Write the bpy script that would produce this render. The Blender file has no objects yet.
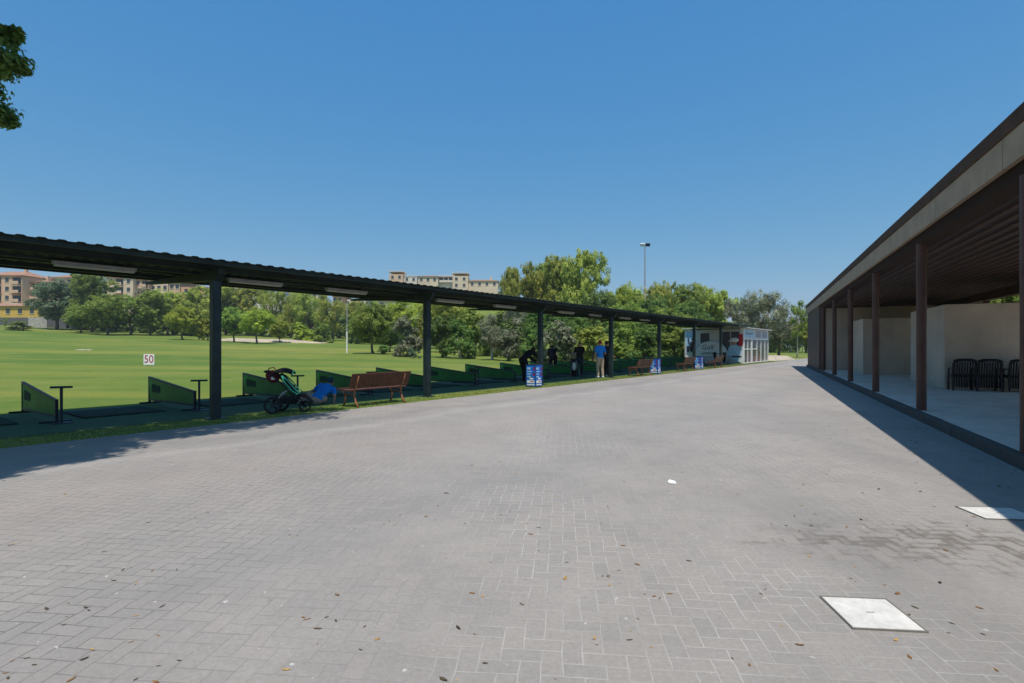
import bpy, bmesh, math, random
import numpy as np
from mathutils import Vector, Matrix
R = math.radians
sc = bpy.context.scene
COL = sc.collection
F, HZ, CAMH = 530.0, 346.0, 1.5          # focal length (px of the 1024 frame), horizon row, eye height

# ------------------------------------------------------------------ camera / light / sky
cam_d = bpy.data.cameras.new('camera'); cam = bpy.data.objects.new('camera', cam_d); COL.objects.link(cam)
cam.location = (0, 0, CAMH); cam.rotation_euler = (R(90), 0, 0)
cam_d.sensor_width = 36; cam_d.lens = F/1024*36; cam_d.shift_y = (HZ-341.5)/1024
cam_d.clip_end = 5000; cam_d.clip_start = 0.05
sc.camera = cam
SUN = Vector((0.06, -0.36, 1.0)).normalized()
sd = bpy.data.lights.new('sun', 'SUN'); sd.energy = 4.2; sd.angle = R(0.53); sd.color = (1, .95, .87)
so = bpy.data.objects.new('sun', sd); COL.objects.link(so); so.location = (0, 0, 60)
so.rotation_euler = SUN.to_track_quat('Z', 'Y').to_euler()
w = bpy.data.worlds.new('World'); sc.world = w; w.use_nodes = True
nt = w.node_tree; nt.nodes.clear()
out = nt.nodes.new('ShaderNodeOutputWorld'); bg = nt.nodes.new('ShaderNodeBackground'); sk = nt.nodes.new('ShaderNodeTexSky')
sk.sky_type = 'NISHITA'; sk.sun_disc = False
sk.sun_elevation = math.asin(SUN.z); sk.sun_rotation = math.atan2(SUN.x, SUN.y)
sk.air_density = 1.0; sk.dust_density = 0.6; sk.ozone_density = 4.0; sk.altitude = 100
# white balance and tone of the sky, channel by channel
sep = nt.nodes.new('ShaderNodeSeparateColor'); com = nt.nodes.new('ShaderNodeCombineColor'); nt.links.new(sk.outputs[0], sep.inputs[0])
for ch, (e_, k_) in enumerate(((1.1, .70), (.55, 1.9), (.2, 4.45))):
    pw = nt.nodes.new('ShaderNodeMath'); pw.operation = 'POWER'; ml = nt.nodes.new('ShaderNodeMath'); ml.operation = 'MULTIPLY'
    nt.links.new(sep.outputs[ch], pw.inputs[0]); pw.inputs[1].default_value = e_
    nt.links.new(pw.outputs[0], ml.inputs[0]); ml.inputs[1].default_value = k_; nt.links.new(ml.outputs[0], com.inputs[ch])
nt.links.new(com.outputs[0], bg.inputs[0])
bg.inputs[1].default_value = 0.1
nt.links.new(bg.outputs[0], out.inputs[0])
sc.view_settings.view_transform = 'Standard'; sc.view_settings.look = 'None'
sc.view_settings.exposure = 0.0; sc.view_settings.gamma = 1
sc.view_settings.use_curve_mapping = False
sc.cycles.max_bounces = 8; sc.cycles.transparent_max_bounces = 8
try: sc.cycles.use_denoising = True
except Exception: pass

# ------------------------------------------------------------------ node helpers
class NB:
    def __init__(s, name):
        s.m = bpy.data.materials.new(name); s.m.use_nodes = True; s.t = s.m.node_tree
        s.b = s.t.nodes['Principled BSDF']
    def n(s, t, **k):
        x = s.t.nodes.new(t)
        for a, v in k.items(): setattr(x, a, v)
        return x
    def put(s, sock, v):
        if hasattr(v, 'is_output'): s.t.links.new(v, sock)
        else: sock.default_value = v
    def math(s, op, a, b=None, c=None, clamp=False):
        x = s.n('ShaderNodeMath', operation=op, use_clamp=clamp); s.put(x.inputs[0], a)
        if b is not None: s.put(x.inputs[1], b)
        if c is not None: s.put(x.inputs[2], c)
        return x.outputs[0]
    def coord(s, which='Object'): return s.n('ShaderNodeTexCoord').outputs[which]
    def noise(s, vec, scale, detail=4, rough=.55, dist=0):
        x = s.n('ShaderNodeTexNoise'); s.put(x.inputs['Vector'], vec); x.inputs['Scale'].default_value = scale
        x.inputs['Detail'].default_value = detail; x.inputs['Roughness'].default_value = rough; x.inputs['Distortion'].default_value = dist
        return x.outputs['Fac']
    def mapping(s, vec, scale=(1, 1, 1), rot=(0, 0, 0), loc=(0, 0, 0)):
        x = s.n('ShaderNodeMapping'); s.put(x.inputs['Vector'], vec)
        x.inputs['Scale'].default_value = scale; x.inputs['Rotation'].default_value = rot; x.inputs['Location'].default_value = loc
        return x.outputs[0]
    def ramp(s, fac, stops):
        x = s.n('ShaderNodeValToRGB'); s.put(x.inputs[0], fac); e = x.color_ramp.elements
        while len(e) < len(stops): e.new(.5)
        for i, (p, c) in enumerate(stops):
            e[i].position = p; e[i].color = (*c, 1) if len(c) == 3 else c
        return x.outputs[0]
    def rng(s, v, a, b, c, d):
        x = s.n('ShaderNodeMapRange'); s.put(x.inputs[0], v)
        for i, q in enumerate((a, b, c, d)): x.inputs[i+1].default_value = q
        return x.outputs[0]
    def mix(s, fac, a, b, mode='MIX'):
        x = s.n('ShaderNodeMix', data_type='RGBA', blend_type=mode); s.put(x.inputs[0], fac)
        s.put(x.inputs[6], (*a, 1) if isinstance(a, tuple) else a); s.put(x.inputs[7], (*b, 1) if isinstance(b, tuple) else b)
        return x.outputs[2]
    def bump(s, h, strength=.3, dist=.01):
        x = s.n('ShaderNodeBump'); s.put(x.inputs['Height'], h); x.inputs['Strength'].default_value = strength; x.inputs['Distance'].default_value = dist
        s.t.links.new(x.outputs[0], s.b.inputs['Normal'])
    def col(s, v): s.put(s.b.inputs['Base Color'], (*v, 1) if isinstance(v, tuple) else v)
    def rough(s, v): s.put(s.b.inputs['Roughness'], v)

def mat(name, c, rough=.6, amt=.25, scale=6, metal=0, bump=0, bscale=60):
    b = NB(name); co = b.coord()
    f = b.noise(co, scale, 5)
    k = b.rng(f, .3, .7, 1-amt, 1+amt)
    vm = b.n('ShaderNodeVectorMath', operation='SCALE'); vm.inputs[0].default_value = c; b.put(vm.inputs[3], k)
    b.put(b.b.inputs['Base Color'], vm.outputs[0])
    b.rough(rough); b.b.inputs['Metallic'].default_value = metal; b.b.inputs['Specular IOR Level'].default_value = .25
    if bump: b.bump(b.noise(co, bscale, 3), bump, .01)
    return b.m

def leaf_mat(name, c1, c2, trans=.45):
    b = NB(name)
    at = b.n('ShaderNodeAttribute'); at.attribute_name = 'tint'
    oi = b.n('ShaderNodeObjectInfo')
    colr = b.mix(at.outputs['Fac'], c1, c2)
    hv = b.n('ShaderNodeHueSaturation'); b.put(hv.inputs['Color'], colr)
    b.put(hv.inputs['Hue'], b.rng(oi.outputs['Random'], 0, 1, .482, .512)); b.put(hv.inputs['Value'], b.rng(oi.outputs['Random'], 0, 1, .82, 1.2))
    b.put(b.b.inputs['Base Color'], hv.outputs[0]); b.rough(.55)
    b.b.inputs['Specular IOR Level'].default_value = .3
    tr = b.n('ShaderNodeBsdfTranslucent'); b.put(tr.inputs[0], hv.outputs[0])
    ms = b.n('ShaderNodeMixShader'); ms.inputs[0].default_value = trans
    o = b.t.nodes['Material Output']
    b.t.links.new(b.b.outputs[0], ms.inputs[1]); b.t.links.new(tr.outputs[0], ms.inputs[2]); b.t.links.new(ms.outputs[0], o.inputs[0])
    return b.m

# ------------------------------------------------------------------ materials
def paver_mat():
    b = NB('herringbone_pavers'); co = b.coord()
    rot = b.mapping(co, rot=(0, 0, R(5.5)))
    sp = b.n('ShaderNodeSeparateXYZ'); b.put(sp.inputs[0], rot)
    wob = b.noise(rot, 3.0, 2)
    u = b.math('ADD', b.math('MULTIPLY', sp.outputs[0], 10.0), b.rng(wob, .3, .7, -.07, .07))
    v = b.math('ADD', b.math('MULTIPLY', sp.outputs[1], 10.0), b.rng(b.noise(rot, 2.3, 2), .3, .7, -.07, .07))
    i = b.math('FLOOR', u); j = b.math('FLOOR', v)
    fu = b.math('SUBTRACT', u, i); fv = b.math('SUBTRACT', v, j)
    k = b.math('FLOORED_MODULO', b.math('SUBTRACT', i, j), 4.0)
    def eq(n): return b.math('COMPARE', k, float(n), .25)
    e0, e1, e2, e3 = eq(0), eq(1), eq(2), eq(3)
    ru, rv = b.math('SUBTRACT', 1.0, fu), b.math('SUBTRACT', 1.0, fv)
    def dist(edge, mask): return b.math('ADD', edge, mask)           # masked edges are pushed far away
    d = b.math('MINIMUM', b.math('MINIMUM', dist(fu, e1), dist(ru, e0)), b.math('MINIMUM', dist(fv, e2), dist(rv, e3)))
    bi = b.math('SUBTRACT', i, e1); bj = b.math('SUBTRACT', j, e2)
    cx = b.n('ShaderNodeCombineXYZ'); b.put(cx.inputs[0], bi); b.put(cx.inputs[1], bj)
    wn = b.n('ShaderNodeTexWhiteNoise', noise_dimensions='3D'); b.put(wn.inputs['Vector'], cx.outputs[0])
    big = b.noise(co, .16, 5, .6, .6); med = b.noise(co, .9, 6, .65); fine = b.noise(co, 38, 5, .7); grit = b.noise(co, 190, 3, .7)
    base = b.mix(b.rng(big, .38, .62, 0, 1), (.288, .264, .240), (.340, .300, .268))
    base = b.mix(b.rng(wn.outputs['Value'], 0, 1, 0, .5), base, (.245, .232, .218))
    base = b.mix(b.rng(med, .35, .7, 0, .5), base, (.385, .352, .318))
    vs = b.n('ShaderNodeVectorMath', operation='SCALE'); b.put(vs.inputs[0], base)
    b.put(vs.inputs[3], b.math('MULTIPLY', b.rng(fine, .25, .75, .86, 1.12), b.rng(grit, .25, .75, .82, 1.16)))
    base = vs.outputs[0]
    # wheel lanes worn along the canopy
    sx = b.n('ShaderNodeSeparateXYZ'); b.put(sx.inputs[0], co)
    pc = b.math('ADD', b.math('ADD', b.math('MULTIPLY', sx.outputs[0], -.796), b.math('MULTIPLY', sx.outputs[1], .605)), b.rng(b.noise(co, .25, 3, .6), .3, .7, -.55, .55))
    def lane(c_, w__): return b.math('SUBTRACT', 1.0, b.math('DIVIDE', b.math('ABSOLUTE', b.math('SUBTRACT', pc, c_)), w__), clamp=True)
    fr_ = b.rng(b.noise(co, 1.6, 5, .7), .35, .65, .35, 1)
    base = b.mix(b.math('MULTIPLY', b.math('MULTIPLY', lane(8.2, .35), fr_), .55), base, (.42, .385, .35))
    base = b.mix(b.math('MULTIPLY', b.math('MULTIPLY', lane(9.0, .5), fr_), .5), base, (.20, .19, .185))
    base = b.mix(b.math('MULTIPLY', b.math('MULTIPLY', lane(6.3, 1.5), fr_), .5), base, (.36, .30, .262))
    base = b.mix(b.math('MULTIPLY', b.math('MULTIPLY', lane(3.6, .8), fr_), .4), base, (.215, .21, .21))
    # joints: sand filled and pale in places, open and dark elsewhere
    jn = b.noise(co, .35, 4, .6); jn2 = b.noise(co, 2.2, 4, .65)
    pos = b.n('ShaderNodeSeparateXYZ'); b.put(pos.inputs[0], co)
    side = b.rng(pos.outputs[0], -2.2, -.2, .0, 1)
    pale = b.math('MULTIPLY', b.rng(jn, .35, .55, .2, 1), side, clamp=True)
    jw = b.rng(jn2, .3, .7, .025, .07)
    jm = b.math('SUBTRACT', 1.0, b.math('DIVIDE', d, jw), clamp=True)
    jm = b.math('MULTIPLY', jm, b.rng(b.noise(co, 4.0, 4, .7), .36, .58, .38, 1))
    jc = b.mix(pale, (.085, .078, .07), (.52, .49, .45))
    col = b.mix(b.math('MULTIPLY', jm, .92), base, jc)
    # damp, dirty joints round (2.9, 4.2): soaked along the joints and in blotches
    dx = b.math('DIVIDE', b.math('SUBTRACT', pos.outputs[0], 3.2), 1.35); dy = b.math('DIVIDE', b.math('SUBTRACT', pos.outputs[1], 4.05), .5)
    rr = b.math('SQRT', b.math('ADD', b.math('MULTIPLY', dx, dx), b.math('MULTIPLY', dy, dy)))
    reg = b.rng(b.math('ADD', rr, b.rng(b.noise(co, 3.5, 5, .7), .3, .7, -.6, .6)), .5, 1.05, 1, 0)
    wet = b.math('MULTIPLY', reg, b.rng(b.math('ADD', b.math('ADD', b.math('MULTIPLY', d, -1.5), b.rng(b.noise(co, 9, 4, .7), .35, .65, -.45, .45)), wn.outputs['Value']), -.1, .7, 0, .6), clamp=True)
    col = b.mix(wet, col, (.115, .09, .066))
    # old oily / dusty patches and tyre drift
    tr = b.noise(b.mapping(co, scale=(.5, .12, 1), rot=(0, 0, R(-30))), 1.1, 6, .6)
    col = b.mix(b.rng(tr, .5, .72, 0, .35), col, (.20, .19, .18))
    spots = b.noise(co, 4.6, 3, .5); col = b.mix(b.rng(spots, .70, .76, 0, .5), col, (.16, .14, .12))
    spk = b.noise(co, 17, 2, .5); col = b.mix(b.rng(spk, .73, .77, 0, .7), col, (.6, .57, .52))
    b.put(b.b.inputs['Base Color'], col); b.rough(.93); b.b.inputs['Specular IOR Level'].default_value = .2
    hgt = b.math('ADD', b.math('MULTIPLY', b.math('MINIMUM', d, .08), 6.0), b.math('MULTIPLY', grit, .35))
    hgt = b.math('ADD', hgt, b.math('MULTIPLY', wn.outputs['Value'], .25))
    b.bump(hgt, .5, .008)
    return b.m

def grass_mat():
    b = NB('mown_grass'); co = b.coord()
    n1 = b.noise(co, .035, 5, .6, .4); n2 = b.noise(co, .35, 6, .65); n3 = b.noise(co, 14, 4, .7)
    stripe = b.noise(b.mapping(co, scale=(.02, .13, 1), rot=(0, 0, R(-6))), 1.0, 4, .6)
    c = b.mix(b.rng(n1, .36, .64, 0, 1), (.14, .19, .026), (.245, .245, .05))
    c = b.mix(b.rng(stripe, .42, .58, 0, .85), c, (.085, .155, .024))
    c = b.mix(b.rng(n2, .5, .75, 0, .55), c, (.27, .25, .075))
    vs = b.n('ShaderNodeVectorMath', operation='SCALE'); b.put(vs.inputs[0], c); b.put(vs.inputs[3], b.rng(n3, .25, .75, .7, 1.3))
    b.put(b.b.inputs['Base Color'], vs.outputs[0]); b.rough(.9); b.b.inputs['Specular IOR Level'].default_value = .15
    b.bump(n3, .6, .03)
    return b.m

def concrete_mat(name, c, sc_=1.3, joint=0):
    b = NB(name); co = b.coord()
    n = b.noise(co, sc_, 7, .65); f = b.noise(co, 45, 4, .7)
    col = b.mix(b.rng(n, .3, .7, 0, 1), tuple(x*.8 for x in c), tuple(min(1, x*1.12) for x in c))
    st = b.noise(b.mapping(co, scale=(3, 3, .25)), 1.2, 5, .6)
    col = b.mix(b.rng(st, .55, .8, 0, .4), col, tuple(x*.55 for x in c))
    vs = b.n('ShaderNodeVectorMath', operation='SCALE'); b.put(vs.inputs[0], col); b.put(vs.inputs[3], b.rng(f, .2, .8, .88, 1.1))
    colr = vs.outputs[0]
    if joint:
        sp = b.n('ShaderNodeSeparateXYZ'); b.put(sp.inputs[0], co)
        colr = b.mix(b.math('LESS_THAN', b.math('FRACT', b.math('DIVIDE', sp.outputs[0], joint)), .006), colr, tuple(x*.25 for x in c))
    b.put(b.b.inputs['Base Color'], colr); b.rough(.85); b.bump(f, .25, .004)
    return b.m

def board_mat(name, c, pitch=.14, axis=0):
    b = NB(name); co = b.coord(); sp = b.n('ShaderNodeSeparateXYZ'); b.put(sp.inputs[0], co)
    x = b.math('DIVIDE', sp.outputs[axis], pitch); fr = b.math('FRACT', x)
    g = b.math('LESS_THAN', fr, .07)
    wn = b.n('ShaderNodeTexWhiteNoise', noise_dimensions='1D'); b.put(wn.inputs['W'], b.math('FLOOR', x))
    st = b.noise(b.mapping(co, scale=(1.5, 1.5, 1.5)), 6, 5)
    k = b.math('MULTIPLY', b.rng(wn.outputs['Value'], 0, 1, .78, 1.2), b.rng(st, .3, .7, .8, 1.2))
    vs = b.n('ShaderNodeVectorMath', operation='SCALE'); vs.inputs[0].default_value = c; b.put(vs.inputs[3], k)
    col = b.mix(g, vs.outputs[0], tuple(q*.35 for q in c)); b.put(b.b.inputs['Base Color'], col); b.rough(.6)
    b.bump(b.math('SUBTRACT', 1.0, g), .4, .006)
    return b.m

def glass_mat(name, c, a=.5):
    b = NB(name); b.col(c); b.rough(.08); b.b.inputs['Alpha'].default_value = a
    return b.m

M = dict(
    paver=paver_mat(), grass=grass_mat(),
    blade=leaf_mat('grass_blades', (.24, .30, .07), (.42, .43, .15), .5),
    platform=concrete_mat('platform_concrete', (.66, .56, .47)),
    walk=concrete_mat('worn_green_tee_surface', (.04, .105, .028), .6),
    walldirt=concrete_mat('dirty_mortar_rim', (.24, .22, .19), 8),
    kerb=concrete_mat('stained_dark_kerb', (.07, .062, .056), 3.5),
    cover=concrete_mat('white_painted_cover', (.68, .645, .59), 9),
    stucco=concrete_mat('sand_stucco', (.53, .43, .33), .7),
    fascia=concrete_mat('beige_fascia', (.40, .29, .19), 2.0, 3.0),
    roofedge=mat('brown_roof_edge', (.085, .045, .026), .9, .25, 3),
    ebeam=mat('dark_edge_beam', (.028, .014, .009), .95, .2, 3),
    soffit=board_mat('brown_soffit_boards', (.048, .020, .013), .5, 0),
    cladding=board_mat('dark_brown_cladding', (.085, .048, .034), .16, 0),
    column=mat('brown_painted_steel', (.105, .05, .037), .5, .2, 4),
    post=mat('green_painted_steel', (.018, .033, .035), .45, .35, 3, .0, .1, 30),
    beam=mat('dark_green_beam', (.018, .03, .028), .55, .3, 3),
    sheet=mat('dark_green_roof_sheet', (.042, .05, .046), .6, .3, 1.2),
    divider=mat('green_divider_sheet', (.016, .16, .028), .5, .3, 2.5),
    dframe=mat('divider_dark_frame', (.025, .035, .05), .5, .2),
    matgreen=mat('dark_rubber_mat', (.025, .05, .03), .9, .4, 8, 0, .4, 150),
    lampbody=mat('lamp_grey_housing', (.30, .30, .28), .5, .15), lampdiff=mat('lamp_diffuser', (.45, .45, .41), .35, .08),
    wood=mat('reddish_bench_wood', (.095, .038, .024), .45, .35, 9), benchmetal=mat('bench_cast_ends', (.30, .12, .055), .5, .3, 8),
    blue=mat('bin_blue', (.01, .16, .62), .4, .1), white=mat('white_paint', (.86, .86, .84), .4, .06),
    lblue=mat('pale_blue_print', (.38, .60, .80), .45, .15), dred=mat('deep_red_print', (.25, .02, .05), .5, .2),
    signred=mat('sign_digit_red', (.42, .012, .09), .5, .05), red=mat('bright_red_print', (.55, .02, .03), .45, .12), black=mat('black_plastic', (.012, .012, .013), .45, .3),
    rubber=mat('black_rubber', (.016, .016, .017), .8, .2), chrome=mat('grey_metal', (.35, .36, .37), .35, .1, 6, .8),
    galv=mat('galvanised_steel', (.42, .43, .43), .5, .15, 6, .3), teal=mat('green_fabric_trim', (.05, .42, .27), .6, .15),
    maroon=mat('maroon_bag_cloth', (.16, .018, .03), .8, .3, 20), cloth_black=mat('black_cloth', (.013, .013, .016), .9, .3),
    cloth_navy=mat('dark_jeans', (.03, .035, .055), .9, .3, 20), cloth_blue=mat('bright_blue_shirt', (.012, .22, .72), .85, .15, 15),
    cloth_beige=mat('beige_trousers', (.47, .36, .27), .9, .15, 15), cap_red=mat('red_cap', (.3, .015, .03), .8, .1),
    skin=mat('skin', (.45, .24, .16), .5, .1, 15), hair=mat('dark_hair', (.03, .018, .012), .7, .2), shoe=mat('white_shoe', (.7, .7, .7), .6, .1),
    tealcloth=mat('dark_teal_cap', (.015, .06, .09), .8, .2),
    sand=concrete_mat('pale_dry_earth', (.50, .41, .30), .25), bark=mat('grey_brown_bark', (.14, .105, .08), .9, .4, 5, 0, .6, 12),
    palebark=mat('pale_bark', (.45, .40, .34), .85, .3, 3, 0, .4, 12),
    gwall=mat('pale_kiosk_wall', (.66, .66, .66), .6, .1, 2), kroof=mat('light_roof_sheet', (.55, .56, .55), .5, .15, 2),
    glass=glass_mat('kiosk_glass', (.12, .16, .17), .28), dglass=mat('dark_glass', (.02, .025, .03), .1, .2),
    peach=mat('peach_render', (.68, .46, .31), .8, .1, .3), cream=mat('cream_render', (.70, .55, .40), .8, .1, .3), wht=mat('white_render', (.74, .67, .58), .8, .08, .3),
    orange=mat('orange_render', (.62, .36, .21), .8, .1, .3), yellow=mat('ochre_yellow_render', (.66, .42, .10), .8, .12, .3), tile=mat('terracotta_tiles', (.36, .20, .13), .8, .25, 1.5),
    pane=mat('window_pane', (.06, .075, .09), .2, .2), greywall=concrete_mat('grey_block_wall', (.13, .128, .13), .4),
    l_mid=leaf_mat('leaf_mid_green', (0.146, 0.243, 0.043), (0.403, 0.519, 0.096)),
    l_yel=leaf_mat('leaf_yellow_green', (0.199, 0.283, 0.032), (0.564, 0.606, 0.080)),
    l_dark=leaf_mat('leaf_dark_green', (0.086, 0.170, 0.040), (0.255, 0.395, 0.086)),
    l_pine=leaf_mat('leaf_pine', (0.203, 0.278, 0.052), (0.590, 0.628, 0.126)),
    l_olive=leaf_mat('leaf_grey_olive', (.15, .165, .085), (.36, .375, .235), .25),
    l_blue=leaf_mat('leaf_blue_green', (0.098, 0.156, 0.088), (0.253, 0.322, 0.174)),
)

# ------------------------------------------------------------------ mesh helper
class MB:
    def __init__(s): s.v = []; s.f = []
    def add(s, vs, fs):
        o = len(s.v); s.v += [tuple(q) for q in vs]; s.f += [tuple(i+o for i in f) for f in fs]; return s
    def box(s, c, d, rz=0, rx=0, ry=0):
        m = Matrix.Translation(c) @ Matrix.Rotation(rz, 4, 'Z') @ Matrix.Rotation(ry, 4, 'Y') @ Matrix.Rotation(rx, 4, 'X')
        x, y, z = d[0]/2, d[1]/2, d[2]/2
        vs = [m @ Vector(q) for q in ((-x,-y,-z),(x,-y,-z),(x,y,-z),(-x,y,-z),(-x,-y,z),(x,-y,z),(x,y,z),(-x,y,z))]
        return s.add(vs, [(0,3,2,1),(4,5,6,7),(0,1,5,4),(1,2,6,5),(2,3,7,6),(3,0,4,7)])
    def bb(s, x0, x1, y0, y1, z0, z1): return s.box(((x0+x1)/2, (y0+y1)/2, (z0+z1)/2), (abs(x1-x0), abs(y1-y0), abs(z1-z0)))
    def prism(s, pts, off):
        n = len(pts); off = Vector(off); a = [Vector(p) for p in pts]; b = [p+off for p in a]
        return s.add(a+b, [tuple(range(n))[::-1], tuple(range(n, 2*n))] + [(i, (i+1) % n, n+(i+1) % n, n+i) for i in range(n)])
    def tube(s, pts, rad, n=8):
        pts = [Vector(p) for p in pts]
        if not isinstance(rad, (list, tuple)): rad = [rad]*len(pts)
        vs = []; prev = None
        for i, p in enumerate(pts):
            t = (pts[min(i+1, len(pts)-1)]-pts[max(i-1, 0)]).normalized()
            if prev is None: prev = Vector((0, 0, 1)).cross(t) if abs(t.z) < .9 else Vector((1, 0, 0)).cross(t)
            a = (prev - t*prev.dot(t)).normalized(); prev = a; b = t.cross(a)
            vs += [p + (a*math.cos(2*math.pi*k/n)+b*math.sin(2*math.pi*k/n))*rad[i] for k in range(n)]
        fs = [(i*n+k, i*n+(k+1) % n, (i+1)*n+(k+1) % n, (i+1)*n+k) for i in range(len(pts)-1) for k in range(n)]
        fs += [tuple(range(n))[::-1], tuple((len(pts)-1)*n+k for k in range(n))]
        return s.add(vs, fs)
    def ell(s, c, r, nu=14, nv=9, rot=None):
        c = Vector(c); vs = []
        for j in range(nv+1):
            th = math.pi*j/nv
            for k in range(nu):
                q = Vector((r[0]*math.sin(th)*math.cos(2*math.pi*k/nu), r[1]*math.sin(th)*math.sin(2*math.pi*k/nu), r[2]*math.cos(th)))
                vs.append(c + (rot @ q if rot else q))
        fs = [(j*nu+k, (j+1)*nu+k, (j+1)*nu+(k+1) % nu, j*nu+(k+1) % nu) for j in range(nv) for k in range(nu)]
        return s.add(vs, fs)
    def lathe_x(s, prof, c, n=20):                                     # profile (x, r) spun about local X
        vs = [(c[0]+x, c[1]+r*math.cos(2*math.pi*k/n), c[2]+r*math.sin(2*math.pi*k/n)) for x, r in prof for k in range(n)]
        m = len(prof)
        return s.add(vs, [(i*n+k, ((i+1) % m)*n+k, ((i+1) % m)*n+(k+1) % n, i*n+(k+1) % n) for i in range(m) for k in range(n)])
    def mesh(s, name, m, smooth=False):
        me = bpy.data.meshes.new(name); me.from_pydata(s.v, [], s.f)
        bm = bmesh.new(); bm.from_mesh(me); bmesh.ops.recalc_face_normals(bm, faces=bm.faces)
        bm.to_mesh(me); bm.free()
        if m: me.materials.append(m)
        if smooth: me.polygons.foreach_set('use_smooth', [True]*len(me.polygons))
        return me
    def obj(s, name, m, parent=None, loc=None, bevel=0, smooth=False):
        o = bpy.data.objects.new(name, s.mesh(name, m, smooth)); COL.objects.link(o)
        if parent: o.parent = parent
        if loc is not None: o.location = loc
        if bevel:
            b = o.modifiers.new('bevel', 'BEVEL'); b.width = bevel; b.segments = 2; b.limit_method = 'ANGLE'
        return o

def tag(o, label=None, cat=None, group=None, kind=None):
    for k, v in (('label', label), ('category', cat), ('group', group), ('kind', kind)):
        if v: o[k] = v
    return o
def thing(name, label, cat, loc=(0, 0, 0), rz=0, group=None, scale=None):
    o = bpy.data.objects.new(name, None); COL.objects.link(o); o.empty_display_size = .3
    o.location = loc; o.rotation_euler = (0, 0, rz)
    if scale: o.scale = scale
    return tag(o, label, cat, group)
def kids(o): return [c for c in bpy.data.objects if c.parent == o]
def dup(o, loc, rz=None, label=None, scale=None):
    r = o.copy(); COL.objects.link(r); r.location = loc
    if rz is not None: r.rotation_euler = (0, 0, rz)
    if scale: r.scale = scale
    if label: r['label'] = label
    for c in kids(o):
        d = c.copy(); COL.objects.link(d); d.parent = r
        for g in kids(c):
            e = g.copy(); COL.objects.link(e); e.parent = d
    return r
def text_obj(name, body, size, m, parent, loc, rot, ext=.004, shear=0, align='CENTER'):
    cu = bpy.data.curves.new(name, 'FONT'); cu.body = body; cu.size = size; cu.extrude = ext; cu.align_x = align; cu.align_y = 'CENTER'; cu.shear = shear
    t = bpy.data.objects.new(name, cu); COL.objects.link(t)
    bpy.context.view_layer.update()
    me = bpy.data.meshes.new_from_object(t.evaluated_get(bpy.context.evaluated_depsgraph_get()))
    bpy.data.objects.remove(t); bpy.data.curves.remove(cu)
    me.name = name; me.materials.clear(); me.materials.append(m)
    o = bpy.data.objects.new(name, me); COL.objects.link(o); o.parent = parent; o.location = loc; o.rotation_euler = rot
    return o

# ------------------------------------------------------------------ plan coordinates
UA = math.atan2(.796, .605); UX, UY = math.cos(UA), math.sin(UA)          # shelter: a runs along, p away from the road
def S(p, a, z=0): return Vector((-UY*p+UX*a, UX*p+UY*a, z))
BA = math.atan2(.904, .428); BX, BY = math.cos(BA), math.sin(BA)          # pavilion: a along, q away from the road
def Bq(q, a, z=0): return Vector((BY*q+BX*a, -BX*q+BY*a, z))
def a_at(px, p):
    r = (px-512)/F; return (UY*p + r*UX*p)/(UX - r*UY)
def terr(x, y):
    p = -UY*x+UX*y
    t = np.maximum(p-17, 0)/38.0
    h = .5*t**1.7
    r = np.sqrt(x*x+y*y)
    k = np.clip((r-170)/90, 0, 1); k = k*k*(3-2*k)
    g = np.clip((x/np.maximum(y, 1)+.36)/.08, 0, 1)*np.clip((.25-x/np.maximum(y, 1))/.2, 0, 1)*(y > 1)
    h = np.minimum(h, 26) + 17*k*g
    far = np.clip((r-420)/500, 0, 1)
    return h*(1-far)
def T(x, y): return float(terr(np.array(float(x)), np.array(float(y))))
def at(px, Z): return Vector(((px-512)/F*Z, Z, T((px-512)/F*Z, Z)))

# ------------------------------------------------------------------ ground and paving
def build_ground():
    ys = np.concatenate([np.linspace(-60, 0, 13)[:-1], np.linspace(0, 160, 90)[:-1], np.linspace(160, 420, 40)[:-1], np.geomspace(420, 3000, 14)])
    xs = np.concatenate([-np.geomspace(3000, 320, 14)[:-1], np.linspace(-320, -140, 30)[:-1], np.linspace(-140, 120, 110)[:-1], np.linspace(120, 320, 16)[:-1], np.geomspace(320, 3000, 14)])
    X, Y = np.meshgrid(xs, ys); Zz = terr(X, Y)
    v = np.stack([X, Y, Zz], -1).reshape(-1, 3); nx = len(xs)
    f = [(j*nx+i, j*nx+i+1, (j+1)*nx+i+1, (j+1)*nx+i) for j in range(len(ys)-1) for i in range(nx-1)]
    mb = MB(); mb.v = [tuple(q) for q in v]; mb.f = f
    o = mb.obj('ground', M['grass'], smooth=True); tag(o, kind='structure')
build_ground()
mb = MB()
edge = [S(10.6, a) for a in np.linspace(-24, 74, 50)]
left = [Vector((e.x, e.y, .006)) for e in edge]
right_ = [Bq(2.9, -14, .006), Bq(2.9, 44, .006)]
poly = [Vector((20, -22, .006))] + [right_[0], right_[1], Vector((46, 56, .006)), Vector((50, 68, .006))] + left[::-1]
mb.v = [tuple(q) for q in poly]; mb.f = [tuple(range(len(poly)))]
tag(mb.obj('road', M['paver']), kind='structure')
pf = MB().bb(-14, 43.4, -16, -2.96, 0, .16).obj('pavement', M['platform']); pf.rotation_euler.z = BA; tag(pf, kind='structure')
kb = MB(); rk = random.Random(3); x = -14
while x < 43.4:
    kb.bb(x+.004, min(x+1.0, 43.4)-.004, -2.957, -2.81, -.02, .163+rk.uniform(-.004, .004)); x += 1.0
kb = kb.obj('kerb', M['kerb'], bevel=.012); kb.rotation_euler.z = BA; tag(kb, kind='structure')
wk = MB()
ww = [S(11.72, a, .006) for a in np.linspace(-20, 46.8, 40)] + [S(15.7, a, .006) for a in np.linspace(46.8, -20, 40)]
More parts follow.
